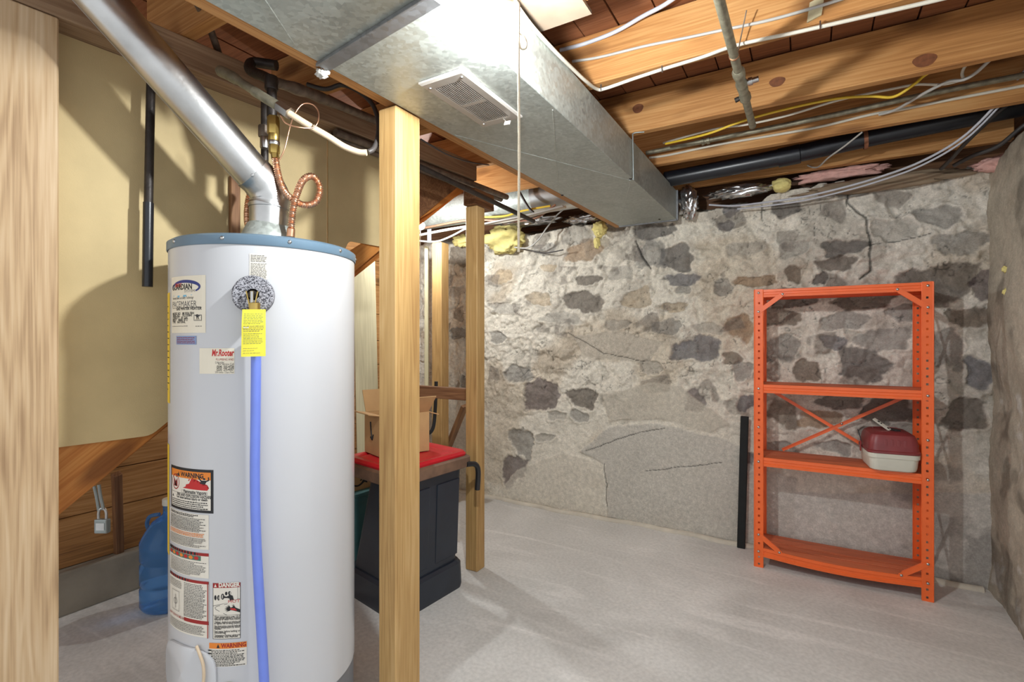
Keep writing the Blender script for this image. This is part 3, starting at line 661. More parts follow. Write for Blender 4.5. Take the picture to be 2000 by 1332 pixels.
# maker's data label
A, w, h, f = base(336, 402, 537, 650, 'cream')
cx, cy = -.03*w, h*.30
A.ell(cx, cy, w*.40, h*.105, M['inkblue'], pi*1.05, -pi*.22, .006, 30, lambda t: .35+1.1*math.sin(pi*min(1, t*.9)))
A.text('MAX', cx-w*.30, cy+h*.012, .016, M['inkred'], .95, shear=.25, bold=.0003)
A.text('GUARDIAN', cx-w*.43, cy-h*.035, .0215, M['ink'], .88, bold=.0007)
A.text('SYSTEM', cx+w*.02, cy-h*.088, .010, M['ink2'], 1.2)
A.stroke([(-.42*w, h*.165), (-.2*w, h*.145), (0, h*.15), (.2*w, h*.165)], .005, M['inklblue'], lambda t: .2+math.sin(pi*t))
A.text('Featuring Flame Lock Safety Technology', -.44*w, h*.098, .0098, M['ink'], .62, shear=.25)
A.text('PACEMAKER', -.45*w, -h*.045, .0245, M['ink2'], .82)
A.rect(-.44*w, -h*.062, .42*w, -h*.056, M['ink']); A.text('GAS WATER HEATER', .42*w, -h*.098, .0115, M['ink'], .95, 'r', bold=.0003)
for k, t in enumerate(('MODEL NO.   MI 5036 FBN', 'SERIAL NO.    YK1103841', 'CAPACITY   50  GAL', 'INPUT    40000  BTU', 'TYPE    NATURAL')):
    A.text(t, -.44*w, -h*(.175+.038*k), .0092, M['ink'], .95, bold=.0002)
A.rect(.24*w, -h*.29, .42*w, -h*.185, M['ink2']); A.rect(.255*w, -h*.283, .405*w, -h*.192, M['cream']); A.text('R', .33*w, -h*.25, .016, M['ink'], 1, 'c', bold=.0005)
A.lines(-.45*w, .1*w, -h*.36, -h*.40, 1, M['ink2'], .0016, 3, 0); A.lines(.28*w, .42*w, -h*.37, -h*.40, 1, M['ink2'], .0016, 4, 0)
A.build('data_label', heater, f)['label'] = 'cream maker label with a blue swoosh'
A, w, h, f = base(345, 384, 656, 673, 'blue_label'); A.lines(-.45*w, .45*w, h*.4, -h*.4, 4, M['inkdred'], .0022, 5, .1, (.01, .02)); A.build('sticker', heater, f)
# plumber's sticker (its mascot left out)
A, w, h, f = base(390, 458, 680, 730, 'cream')
A.text('Mr.Rooter', -.12*w, h*.20, .025, M['inkred'], .9, bold=.0008, shear=.1)
A.text('PLUMBING AND', 0, h*.02, .0085, M['inkdred'], .95); A.text('DRAIN', -.02*w, -h*.1, .008, M['ink2'])
A.text('For Service Call', .06*w, -h*.16, .0085, M['ink'], .85); A.text('(504)  555-4728', .02*w, -h*.27, .0095, M['ink'], .9, bold=.0002); A.text('(225)  275-4357', .02*w, -h*.375, .0095, M['ink'], .9, bold=.0002)
A.text('24 Hr Service - 7 Days a Week', -.02*w, -h*.47, .0075, M['ink2'], .8); A.build('sticker', heater, f)['label'] = 'plumber sticker with red script'
A, w, h, f = base(487, 524, 497, 546, 'paper'); A.lines(-.42*w, .42*w, h*.46, h*.18, 5, M['ink2'], .0022, 6, .25, (.005, .016)); A.lines(-.42*w, .42*w, h*.14, -h*.46, 12, M['ink2'], .0014, 7, .12); A.build('notice_label', heater, f)
# flammable vapours warning
A, w, h, f = base(335, 417, 918, 1003, 'ink')
t = .0075; A.rect(-w/2+t, -h/2+t, w/2-t, h/2-t, M['paper']); A.rect(-w/2+t, h/2-t-.021, w/2-t, h/2-t, M['inkorange'])
A.poly([(-.24*w, h/2-t-.018), (-.18*w, h/2-t-.018), (-.21*w, h/2-t-.004)], M['ink']); A.text('WARNING', -.15*w, h/2-t-.0165, .0175, M['ink'], 1.0, bold=.0007)
A.rect(-.37*w, .03*h, -.25*w, .24*h, M['inkdred']); A.rect(-.345*w, .05*h, -.275*w, .20*h, M['ink']); A.stroke([(-.28*w, .24*h), (-.27*w, .32*h), (-.22*w, .33*h)], .004, M['ink'])
A.ell(-.31*w, .14*h, .11*w, .17*h, M['inkdred'], 0, 2*pi, .003); A.stroke([(-.38*w, .25*h), (-.24*w, .03*h)], .003, M['inkdred'])
A.poly([(-.10*w, .03*h), (.40*w, .02*h), (.43*w, .08*h), (.37*w, .07*h), (.40*w, .15*h), (.31*w, .13*h), (.30*w, .20*h), (.24*w, .16*h), (.20*w, .26*h), (.15*w, .19*h), (.10*w, .27*h), (.05*w, .15*h), (-.02*w, .12*h), (-.03*w, .07*h)], M['inkred'])
A.stroke([(.04*w, .21*h), (.07*w, .28*h)], .0035, M['inkred']); A.stroke([(.11*w, .28*h), (.16*w, .31*h)], .003, M['inkdred'])
A.ell(.345*w, .285*h, .022*w, .024*h, M['ink']); A.poly([(.27*w, .17*h), (.36*w, .16*h), (.40*w, .25*h), (.29*w, .25*h)], M['ink'])
A.stroke([(.29*w, .24*h), (.25*w, .29*h), (.29*w, .335*h)], .0045, M['ink']); A.stroke([(.39*w, .24*h), (.425*w, .26*h), (.42*w, .33*h)], .004, M['ink'])
A.frame(-.13*w, -.085*h, .40*w, -.02*h, .0008, M['ink2']); A.text('Flammable Vapors', -.08*w, -.073*h, .0115, M['ink'], .95, bold=.0003)
A.rect(-w/2+t, -.105*h, w/2-t, -.098*h, M['ink']); A.text('FIRE AND EXPLOSION HAZARD', -.26*w, -.165*h, .0098, M['ink'], .95, bold=.0003); A.text('Can cause serious injury or death', -.28*w, -.222*h, .0098, M['ink'], .9, bold=.0003)
A.poly([(-.43*w, -.225*h), (-.37*w, -.225*h), (-.40*w, -.16*h)], M['ink']); A.lines(-.43*w, .43*w, -.25*h, -.43*h, 4, M['ink'], .0027, 8, .35); A.lines(.28*w, .42*w, -.42*h, -.45*h, 1, M['ink2'], .0015, 9, 0)
A.build('warning_label', heater, f)['label'] = 'black-bordered orange fire warning label'
# long instruction sheet
A, w, h, f = base(333, 408, 1006, 1074, 'paper'); A.lines(-.44*w, .4*w, .48*h, .40*h, 2, M['ink'], .003, 10, .3); A.lines(-.44*w, .46*w, .38*h, -.02*h, 10, M['ink2'], .0022, 11, .15)
A.lines(-.44*w, .46*w, -.04*h, -.16*h, 3, M['inkorange'], .0022, 12, .1); A.lines(-.44*w, .46*w, -.18*h, -.46*h, 7, M['ink2'], .0018, 13, .4); A.build('instruction_label', heater, f)
A, w, h, f = base(333, 408, 1081, 1130, 'paper'); A.rect(-w/2, .38*h, .5*w, .5*h, M['inkdred']); A.rect(-w/2, .38*h, .30*w, .5*h, M['ink']); A.rect(-w/2, .18*h, .36*w, .37*h, M['inkgreen'])
for k in range(7): A.ell(-.42*w+k*.115*w, .275*h, .045*w, .07*h, M[('inkred', 'inkorange')[k % 2]])
A.lines(-.44*w, .46*w, .12*h, -.46*h, 10, M['ink2'], .0017, 14, .4); A.build('instruction_label', heater, f)
A, w, h, f = base(333, 408, 1136, 1246, 'paper'); A.rect(-w/2, .45*h, .5*w, .5*h, M['inkdred']); A.rect(-w/2, .45*h, .10*w, .5*h, M['ink']); A.rect(.0*w, -.27*h, .5*w, -.205*h, M['inkdred'])
A.lines(.0*w, .46*w, .43*h, -.18*h, 22, M['ink2'], .0021, 15, .2); A.lines(-.46*w, -.05*w, .42*h, .28*h, 5, M['ink2'], .0016, 16, .4); A.frame(-.36*w, -.14*h, -.12*w, .22*h, .001, M['ink2']); A.stroke([(-.24*w, -.1*h), (-.24*w, .15*h)], .002, M['ink2']); A.ell(-.24*w, .03*h, .05*w, .05*h, M['ink2'], 0, 2*pi, .0016)
A.text('WHAT TO DO IF YOU SMELL GAS', -.46*w, -.25*h, .0088, M['inkdred'], .62, bold=.0002); A.lines(-.46*w, .46*w, -.30*h, -.46*h, 6, M['ink2'], .0019, 17, .3); A.rect(.485*w, -.5*h, .5*w, .5*h, M['inkdred']); A.build('instruction_label', heater, f)
# scald danger
A, w, h, f = base(416, 470, 1137, 1246, 'paper')
A.frame(-w/2, -h/2, w/2, h/2, .0012, M['ink']); A.rect(-w/2, .415*h, w/2, .5*h, M['inkdred']); A.poly([(-.45*w, .43*h), (-.35*w, .43*h), (-.40*w, .485*h)], M['paper']); A.text('DANGER', -.28*w, .430*h, .0168, M['paper'], 1.18, bold=.0008)
A.rect(.40*w, .21*h, .41*w, .415*h, M['ink2']); A.stroke([(-.5*w, .09*h), (.1*w, .155*h)], .0012, M['ink2']); A.stroke([(.30*w, .18*h), (.42*w, .215*h), (.5*w, .195*h)], .0012, M['ink2'])
A.stroke([(.05*w, .13*h), (-.35*w, .085*h), (-.42*w, .06*h), (-.38*w, .03*h), (.02*w, -.07*h)], .0013, M['ink2'])
A.ell(-.40*w, .24*h, .045*w, .045*h, M['ink']); A.ell(-.28*w, .24*h, .05*w, .047*h, M['ink']); A.ell(-.26*w, .24*h, .015*w, .03*h, M['paper']); A.ell(-.13*w, .26*h, .04*w, .045*h, M['ink'], 0, 2*pi, .0025)
A.rect(-.12*w, .235*h, .12*w, .28*h, M['ink']); A.stroke([(.08*w, .262*h), (.17*w, .25*h), (.20*w, .19*h)], .011, M['ink']); A.ell(.0*w, .315*h, .045*w, .032*h, M['ink']); A.ell(.12*w, .32*h, .05*w, .035*h, M['ink']); A.ell(.14*w, .32*h, .014*w, .022*h, M['paper'])
A.text('HOT', .06*w, .145*h, .0125, M['inkred'], 1.15)
A.poly([(.10*w, .05*h), (.25*w, .075*h), (.5*w, .015*h), (.5*w, -.04*h), (.40*w, -.02*h), (.25*w, .005*h), (.12*w, .02*h)], M['ink']); A.poly([(.12*w, .05*h), (.30*w, .045*h), (.38*w, .0), (.2*w, .015*h)], M['inkred'])
for p in ([(.14*w, .05*h), (.05*w, .11*h)], [(.13*w, .045*h), (-.04*w, .075*h)], [(.13*w, .035*h), (-.07*w, .035*h)], [(.14*w, .02*h), (-.03*w, .0)], [(.3*w, .05*h), (.22*w, .12*h)]): A.stroke(p, .0042, M['ink'])
A.rect(-w/2, -.075*h, w/2, -.071*h, M['ink'])
for k, t in enumerate(('Water temperature over 125 F', 'can cause severe burns', 'instantly or death from scalds.', '', 'Children, disabled and elderly are', 'at highest risk of being scalded.', '', 'See instruction manual before', 'setting temperature at water', 'heater.', '', 'Feel water before bathing or', 'showering.', '', 'Temperature limiting valves are', 'available, see manual.')):
    if t: A.text(t, -.44*w, -.115*h-.0238*k*h, .0078, M['ink'], .95, bold=.0001)
A.build('danger_label', heater, f)['label'] = 'red-topped danger label'
A, w, h, f = base(409, 482, 1252, 1298, 'paper'); A.rect(-w/2, .26*h, w/2, .5*h, M['inkorange']); A.poly([(-.29*w, .29*h), (-.20*w, .29*h), (-.245*w, .46*h)], M['ink']); A.text('WARNING', -.16*w, .30*h, .0165, M['inkdred'], 1.05, bold=.0006)
A.lines(-.44*w, .46*w, .22*h, -.48*h, 11, M['ink'], .0021, 19, .35)
for k in range(5): A.ell(-.475*w, .19*h-.135*k*h, .006, .0018, M['ink'])
A.build('warning_label', heater, f)['label'] = 'small orange-topped warning label'
ta = cyl(329.5, 700)[0]; A = Art(.03, .4); A.rect(-.06, -.16, .02, .16, M['yellow_guide'], lay=0); A.L = .5; A.lines(-.02, .012, .13, -.13, 14, M['ink'], .003, 20, .4); A.build('energy_label', heater, lambda u, v, l: cp(ta+u/HR, 1.24+v, HR+.0007+.0004*l))
A = Art(.03, .4); A.rect(-.06, -.16, .012, .16, M['yellow_guide'], lay=0); A.build('energy_label', heater, lambda u, v, l: cp(ta+u/HR, .80+v, HR+.0007))
# relief valve with foam collar, lever, discharge pipe
tv, zv = cyl(497, 577); nv = Vector((math.cos(tv), math.sin(tv), 0)); cv = cp(tv, zv, HR); sv = Vector((-nv.y, nv.x, 0))
b = MB(); b.lathe([(.016, -.004), (.050, -.004), (.052, .0), (.052, .026), (.048, .030), (.016, .030), (.016, .012)], M['foamgrey'], cv, nv, 48, cap=False); FOAM = b
b = MB(); b.lathe([(.0155, .0), (.0155, .014), (.011, .016), (.011, .034)], M['black_iron'], cv, nv, 20); RV_ = b.obj('relief_valve', heater, smooth=40); FOAM.obj('foam_collar', RV_, smooth=40)['label'] = 'speckled grey foam collar'
b = MB()
for sx in (-1, 1): b.obox(cv+nv*.040+sv*sx*.008+ZV*-.022, sv*.0016, nv*.003, ZV*.030+sv*sx*.006, M['brass'])
b.obox(cv+nv*.043+ZV*-.012, sv*.0038, nv*.002, ZV*.020, M['hardware']); b.obox(cv+nv*.041+ZV*-.038+sv*.002, sv*.006, nv*.002, ZV*.010, M['hardware']); b.obj('test_lever', RV_, bevel=.0008)
def pp(px, py, off): t, z = cyl(px, py, HR+off); return cp(t, z, HR+off)
b = MB(); b.tube([pp(500, 640, .035), pp(500, 720, .034), pp(499, 830, .032), pp(498, 930, .031), pp(500, 1040, .032), pp(505, 1140, .034), pp(511, 1240, .038), pp(516, 1332, .042), pp(519, 1420, .046)], .0128, M['pipeblue'], 16, 8); b.obj('discharge_pipe', RV_, smooth=60)['label'] = 'blue plastic discharge pipe'
b = MB(); tq, zq = cyl(497, 604, HR+.034); b.lathe([(.0145, -.012), (.0145, .016), (.012, .018)], M['brass'], cp(tq, zq, HR+.034), ZV, 16); b.obj('pipe_adapter', RV_, smooth=50)
# access cover, gas tube, drain valve near the floor
tA, zA = cyl(362, 1312); b = MB(); V = []
for (rr, off) in ((1.0, .001), (1.0, .007), (.90, .011), (0.001, .013)):
    for k in range(40):
        a = 2*pi*k/40; q = lambda c: math.copysign(abs(c)**.6, c)
        V.append(cp(tA+.105*rr*q(math.cos(a))/HR, zA+.075*rr*q(math.sin(a)), HR+off))
F = [(i*40+k, i*40+(k+1) % 40, (i+1)*40+(k+1) % 40, (i+1)*40+k) for i in range(3) for k in range(40)]
b.add(V, F, M['jacket']); b.obj('access_cover', heater, smooth=40)
b = MB(); b.tube([pp(384, 1262, .006), pp(391, 1280, .014), pp(397, 1300, .018), pp(398, 1325, .018), pp(394, 1350, .018)], .004, M['pex'], 10, 6); b.obj('burner_tube', heater, smooth=60)
tD, zD = cyl(447, 1352); nd = Vector((math.cos(tD), math.sin(tD), 0)); b = MB(); b.lathe([(.030, -.002), (.030, .008), (.020, .011), (.012, .012), (.012, .04), (.001, .042)], M['offwhite'], cp(tD, zD, HR), nd, 28); b.obj('drain_valve', heater, smooth=40)
# yellow card hanging from the valve
w, h = .058, .125; tt, zt = cyl(495, 650, HR+.066)
card = thing('paper_tag', 'yellow printed card hanging from the relief valve of the heater', 'tag', cp(tt, zt-h/2, HR+.066))
A = Art(w, h); A.rect(-w/2, -h/2, w/2, h/2, M['yellow_paper'], lay=0); A.L = .6
A.lines(-.42*w, .42*w, .42*h, .18*h, 7, M['inkgreen'], .0011, 31, .2); A.lines(-.42*w, .42*w, .16*h, .02*h, 4, M['ink2'], .0012, 32, .3); A.lines(-.42*w, .42*w, -.0*h, -.24*h, 7, M['inkgreen'], .001, 33, .25); A.lines(-.42*w, .3*w, -.30*h, -.45*h, 3, M['ink2'], .0009, 34, .5)
A.rect(-.42*w, .10*h, -.2*w, .13*h, M['offwhite'])
def fc(u, v, l): return cp(tt+u/(HR+.066), zt+v+.02*u, HR+.066-.010*(1-min(1, (.5-v/h)*1.5))+.0016*math.sin(v*70)+.0004*l)
A.b[0] = ([(u, v) for v in np.linspace(-h/2, h/2, 12) for u in np.linspace(-w/2, w/2, 8)], [(r*8+c, r*8+c+1, r*8+c+9, r*8+c+8) for r in range(11) for c in range(7)], M['yellow_paper'], 0)
A.build('card', card, fc)

# ---- flue
flue = thing('flue_pipe', 'shiny metal flue pipe rising at a slant from the heater top', 'flue pipe', (HX, HY, 1.566))
b = MB(); b.lathe([(.080, 1.567), (.080, 1.598), (.076, 1.606), (.062, 1.638), (.059, 1.641)], M['duct'], HC, seg=48); b.obj('draft_hood', flue, smooth=50)
E = Vector((HX+.012, HY, 1.742)); Fd = (D(199, 0, 1.33)-E); Fn = Fd.normalized()
b = MB(); b.lathe([(.058, 1.598), (.058, 1.690), (.0605, 1.691), (.0605, 1.703), (.058, 1.704)], M['steel'], HC+Vector((.006, 0, 0)), seg=48); b.obj('collar', flue, smooth=40)
el = [Vector((HX+.006, HY, 1.664)), Vector((HX+.008, HY, 1.68))]+[]
P = [Vector((HX+.008, HY, 1.700)), E+Vector((0, 0, -.012)), E+Fn*.03+Vector((0, 0, .004)), E+Fn*.075]
b = MB(); b.tube(P, .059, M['steel'], 40, 3, rf=lambda t, i: .0595+(.0014 if i % 3 == 0 else 0)); b.obj('elbow', flue, smooth=25)
b = MB(); b.tube([E+Fn*.06, E+Fn*.30, E+Fn*.305, E+Fn*.80], .0565, M['steel'], 48); b.obj('pipe_section', flue, smooth=40)
sd = Fn.cross(ZV).normalized(); upv = sd.cross(Fn)
b = MB(); b.tube([E+Fn*.07+(sd*.6-upv*.8)*.057, E+Fn*.78+(sd*.6-upv*.8)*.057], .0022, M['steel'], 6); b.obj('lock_seam', flue, smooth=60)
for k in range(3):
    a = 2.2*k+.4; q = sd*math.cos(a)-upv*math.sin(a); b = MB(); b.lathe([(.005, 0), (.004, .003), (.001, .004)], M['hardware'], E+Fn*.072+q*.060, q, 10); b.obj('screw', flue, smooth=50)
# ---- copper connectors and fittings
def corrug(L0, amp=.0016, per=.0065):
    return lambda t, i: .0098+amp*math.sin(2*pi*t*L0/per)
def plen(P): return sum((P[i+1]-P[i]).length for i in range(len(P)-1))
def flex(name, label, pts, plain=.0):
    P = catmull([Vector(p) for p in pts], 24); L0 = plen(P); n = int(L0/.0015); Q = []; acc = 0; j = 0; seg = [(P[i+1]-P[i]).length for i in range(len(P)-1)]
    for k in range(n+1):
        d = L0*k/n
        while j < len(seg)-1 and acc+seg[j] < d: acc += seg[j]; j += 1
        Q.append(P[j].lerp(P[j+1], min(1, (d-acc)/max(seg[j], 1e-9))))
    t = thing(name, label, 'pipe', Q[-1], 'copper heater connectors'); b = MB(); b.tube(Q, .0098, M['copper'], 14, 0, rf=corrug(L0)); b.obj('corrugated_tube', t, smooth=70)
    for e, d in ((Q[0], Q[0]-Q[3]), (Q[-1], Q[-1]-Q[-4])):
        d.normalize(); b = MB(); b.lathe([(.0125, -.012), (.0125, .012), (.010, .014)], M['copper' if e is Q[-1] else 'brass'], e, d, 6 if e is Q[0] else 20); b.obj('nut', t, smooth=30)
    return t
HT = 1.575
flex('copper_connector', 'looped corrugated copper connector on the right of the heater vent', [D(537, 302, 1.60), D(542, 335, 1.60), D(552, 368, 1.60), D(566, 385, 1.60), D(592, 400, 1.63), D(616, 395, 1.66), D(625, 368, 1.67), D(612, 345, 1.65), D(592, 352, 1.62), D(578, 385, 1.60), D(571, 418, 1.60), D(568, 455, 1.60)])
flex('copper_connector', 'corrugated copper connector half hidden at the left of the heater vent', [D(516, 342, 1.72), D(509, 352, 1.75), D(490, 375, 1.765), D(484, 400, 1.765), D(483, 430, 1.75), D(487, 452, 1.73)])
br = thing('brass_fitting', 'brass union on the cold supply above the looped copper connector', 'pipe fitting', D(537, 300, 1.60))
def vcol(name, par, px, d, y0, y1, r, mat, seg=20, sm=40):
    p, q = D(px, y0, d), D(px, y1, d); b = MB(); b.lathe([(r*.94, 0), (r, .003), (r, (p-q).length-.003), (r*.94, (p-q).length)], mat, Vector((p.x, p.y, q.z)), ZV, seg); return b.obj(name, par, smooth=sm)
vcol('hex_coupling', br, 534, 1.60, 228, 262, .0185, M['brass'], 6, 20); vcol('ring', br, 535, 1.60, 262, 276, .0165, M['brass']); vcol('white_ring', br, 535, 1.60, 276, 284, .0175, M['hardware']); vcol('lower_nut', br, 536, 1.60, 284, 300, .0165, M['brass'], 6, 20)
dw = thing('supply_pipe', 'dark iron pipe dropping to the union beside the flue', 'pipe', D(516, 300, 1.66))
vcol('pipe', dw, 517, 1.70, 190, 335, .012, M['black_iron']); vcol('coupling', dw, 515, 1.66, 246, 268, .0165, M['rustpipe']); vcol('sleeve', dw, 517, 1.66, 268, 290, .0145, M['hardware'])
wt = thing('iron_tee_pipe', 'dark iron pipe with tee and elbow above the heater fittings', 'pipe', D(534, 228, 1.60))
vcol('riser', wt, 531, 1.62, 150, 232, .015, M['black_iron']); vcol('tee_body', wt, 530, 1.62, 150, 176, .020, M['black_iron'])
b = MB(); b.tube([D(528, 156, 1.62), D(512, 148, 1.66), D(492, 140, 1.70), D(487, 130, 1.73), D(497, 122, 1.76), D(540, 128, 1.76)], .017, M['black_iron'], 14, 6); b.obj('elbow', wt, smooth=60)
b = MB(); b.tube([D(536, 160, 1.63), D(575, 172, 1.72), D(624, 190, 1.84), D(740, 238, 2.25)], .0165, M['rustpipe'], 14, 3, rf=lambda t, i: .0165+(.004 if i in (3, 4, 6) else 0)); b.obj('branch', wt, smooth=50)
gp = thing('grey_branch_pipe', 'grey pipe with elbow feeding the beige hose above the heater', 'pipe', D(470, 175, 1.62))
b = MB(); b.tube([D(428, 138, 1.64), D(446, 146, 1.62), D(466, 158, 1.60), D(500, 180, 1.58)], .0135, M['greypipe'], 16, 4, rf=lambda t, i: .0135+(.004 if 0 < i < 8 else 0)); b.obj('elbow', gp, smooth=50)
b = MB(); b.tube([D(496, 178, 1.58), D(528, 198, 1.57), D(556, 214, 1.56)], .0150, M['greypipe'], 16, 4); b.obj('pipe', gp, smooth=50)
b = MB(); a, c = D(545, 207, 1.562), D(566, 222, 1.556); b.lathe([(.019, 0), (.019, (c-a).length)], M['hardware'], a, c-a, 6); b.obj('hex_nut', gp, smooth=20)
cable('plastic_hose', 'beige plastic hose curving from the grey pipe to the thick post', [D(563, 220, 1.556), D(600, 243, 1.58), D(640, 266, 1.62), D(672, 286, 1.65), D(700, 297, 1.66), D(716, 298, 1.66)], .0102, M['pex'], 'hose', 8, 14)
cable('black_hose', 'black hose looping up behind the thick post toward the dark joists', [D(719, 297, 1.665), D(730, 290, 1.68), D(738, 268, 1.72), D(739, 238, 1.78), D(728, 205, 1.84), D(703, 180, 1.9), D(668, 166, 1.95), D(636, 174, 1.95), D(600, 165, 1.95)], .0085, M['dark_cable'], 'hose')
cable('copper_wire', 'thin copper wire loop hanging by the beige hose', [D(546, 312, 1.58), D(556, 290, 1.58), D(566, 250, 1.58), D(576, 222, 1.56), D(592, 203, 1.57), D(612, 205, 1.58), D(622, 220, 1.58), D(620, 240, 1.57), D(608, 250, 1.56), D(580, 248, 1.535), D(558, 240, 1.53), D(548, 226, 1.53)], .0022, M['copper'], 'wire')
bp = thing('hanging_pipe', 'black vertical pipe hanging in front of the tan panel by the flue', 'pipe', atP(288, 560, .07))
b = MB(); b.tube([atP(295, 150, .07), atP(290, 400, .07)], .0125, M['black_iron'], 14); b.obj('upper_length', bp, smooth=60)
b = MB(); b.tube([atP(290, 396, .07), atP(288, 560, .07)], .0145, M['abs'], 14); b.obj('sleeve', bp, smooth=60)
for nn, zz, l in ((.037, 2.135, 'dusty iron pipe under the header beam, nearest the tan wall'), (.082, 2.14, 'dusty iron pipe under the header beam, second from the tan wall')):
    cable('iron_pipe', l, [pl(.85, nn, zz), pl(2.05, nn, zz)], .0165, M['rustpipe'], 'pipe', 1, 14)
cable('steel_tube', 'dark tube slanting up between the joists above the flue', [D(378, -8, 1.55), D(412, 60, 1.7), D(428, 108, 1.8)], .012, M['rustpipe'], 'pipe', 2, 12)
# ================================================================== DUCT, REGISTER
duct = thing('air_duct', 'long galvanised sheet metal duct under the joists, running to the stone wall', 'duct', (-.93, 1.8, 2.03))
DZ0, DZ1 = 2.03, 2.215
def dl(y): return -1.178+(y-.6)*(.083/2.7)
b = MB(); b.hexa([(dl(.3), .3, DZ0), (-.722, .3, DZ0), (-.722, 3.30, DZ0), (dl(3.3), 3.30, DZ0), (dl(.3), .3, DZ1), (-.722, .3, DZ1), (-.722, 3.30, DZ1), (dl(3.3), 3.30, DZ1)], M['duct']); b.obj('duct_body', duct, bevel=.002, seg=1)
# shallow stiffening creases pressed in the underside
for (ya, yb) in ((1.52, 2.38), (2.38, 3.27), (.2, .86)):
    for p_, q_ in (((dl(ya)+.01, ya, DZ0+.001), (-.735, yb, DZ0+.001)), ((-.735, ya, DZ0+.001), (dl(yb)+.01, yb, DZ0+.001))):
        b = MB(); b.tube([p_, q_], .0024, M['duct'], 6); b.obj('stiffening_crease', duct, smooth=60)
a, c = atZ(640, 122, DZ0), atZ(835, 2, DZ0); ax = (c-a).normalized(); ay = ZV.cross(ax)
b = MB(); b.obox((a+c)/2+ZV*-.004, (c-a)*.56, ay*.021, ZV*.004, M['seam']); b.obox((a+c)/2+ZV*-.0075-ay*.019, (c-a)*.56, ay*.003, ZV*.004, M['seam']); b.obj('seam_strip', duct, bevel=.001, seg=1)
b = MB(); b.box((dl(3.3)-.002, 3.285, DZ0-.006), (-.716, 3.305, DZ0+.002), M['seam']); b.box((-.722, 3.285, DZ0-.004), (-.712, 3.305, DZ1), M['seam']); b.obj('end_flange', duct)
for (px, py) in ((1098, 381), (1288, 428), (1232, 349)):
    p = atZ(px, py, DZ0); b = MB(); b.lathe([(.008, 0), (.007, -.003), (.002, -.005)], M['black_iron'], p, ZV, 10); b.obj('screw', duct, smooth=50)
reg = thing('air_register', 'square-cornered metal vent register on the underside of the duct', 'vent', (-.92, 1.33, DZ0))
x0, x1, y0, y1 = -1.000, -.842, 1.155, 1.505; z1 = DZ0-.001
b = MB(); V = []
for (i, dz) in ((0, 0), (.0, -.006), (.006, -.010), (.030, -.0105), (.033, -.006)):
    V += [(x0+i, y0+i*1.3, z1+dz), (x1-i, y0+i*1.3, z1+dz), (x1-i, y1-i*1.3, z1+dz), (x0+i, y1-i*1.3, z1+dz)]
F = [(r*4+k, r*4+(k+1) % 4, r*4+4+(k+1) % 4, r*4+4+k) for r in range(4) for k in range(4)]
M['regpaint'] = flat('register_beige_enamel', (168, 162, 154), .4, .2, var=.05); b.add(V, F, M['regpaint']); b.obj('frame', reg, smooth=20)
b = MB(); b.box((x0+.03, y0+.04, z1-.0015), (x1-.03, y1-.04, z1-.001), M['abs']); b.obj('damper', reg)  # black sheet, puts the darkness of the louvre gaps into colour
b = MB()
for (ya, yb) in ((y0+.042, 1.322), (1.338, y1-.042)):
    n = 13
    for k in range(n):
        x = x0+.036+(x1-x0-.072)*k/(n-1); b.obox((x, (ya+yb)/2, z1-.009), (.0015, 0, -.0004), (0, (yb-ya)/2, 0), (.0002, 0, .0012), M['regpaint'])
b.box((x0+.033, 1.322, z1-.0105), (x1-.033, 1.338, z1-.004), M['regpaint']); b.obj('louvre', reg)
for (x, y) in ((-.98, 1.185), (-.98, 1.475), (-.86, 1.18)):
    b = MB(); b.lathe([(.005, 0), (.004, -.003)], M['hardware'], (x, y, z1-.010), ZV, 10); b.obj('screw', reg, smooth=50)
b = MB(); b.tube([(-.90, 1.472, z1-.008), (-.888, 1.476, z1-.022)], .002, M['hardware'], 8); b.obox((-.885, 1.477, z1-.026), (.010, .002, 0), (0, .0016, 0), (.002, 0, .006), M['regpaint']); b.obj('damper_lever', reg)
st = thing('strap_hanger', 'thin metal hanger strap hooked under the right side of the duct', 'hanger', atX(1237, 348, -.715))
b = MB(); p0 = atX(1236, 262, -.716); p1 = atX(1237, 346, -.716)
b.tube([p0+Vector((.05, .015, .005)), p0+Vector((.012, .004, .006)), p0, p0+Vector((0, 0, -.02)), p1, p1+Vector((0, 0, -.006)), Vector((-.735, p1.y, DZ0-.005))], .0032, M['green_metal'], 8, 4); b.obj('strap', st, smooth=60)
# ---- lamps
BX = D(989, 56, 1.22)
lamp = thing('pull_chain_light', 'bright bare bulb in a white socket hanging beside the duct', 'light', (BX.x, BX.y, 2.248))
def lampholder(par, c, ztop, zsock, R, bm, base=True):
    if base:
        b = MB(); b.lathe([(.052, ztop), (.052, ztop-.012), (.030, ztop-.024), (.015, ztop-.028)], M['porcelain'], (c.x, c.y, 0), ZV, 32); b.obj('base', par, smooth=40)
        b = MB(); b.lathe([(.0055, ztop-.026), (.0055, zsock)], M['porcelain'], (c.x, c.y, 0), ZV, 12); b.obj('stem', par, smooth=40)
    b = MB(); zt = zsock; zb = c.z+R*1.30
    b.lathe([(.008, zt+.008), (.017, zt+.002), (.019, zt-.02), (.017, zt-.026), (.0195, zt-.030), (.0195, zb-.002), (.018, zb-.004)], M['porcelain'], (c.x, c.y, 0), ZV, 28); b.obj('socket', par, smooth=40)
    b = MB(); pr = []
    for k in range(15):
        a = pi*k/18; pr.append((R*math.sin(a), -R*math.cos(a)))
    pr += [(R*.52, R*1.05), (R*.46, R*1.30), (.012, R*1.32)]
    b.lathe([(r, c.z+z) for r, z in pr], bm, (c.x, c.y, 0), ZV, 32); b.obj('bulb', par, smooth=60)
lampholder(lamp, BX, 2.248, 2.108, .029, M['bulb'])
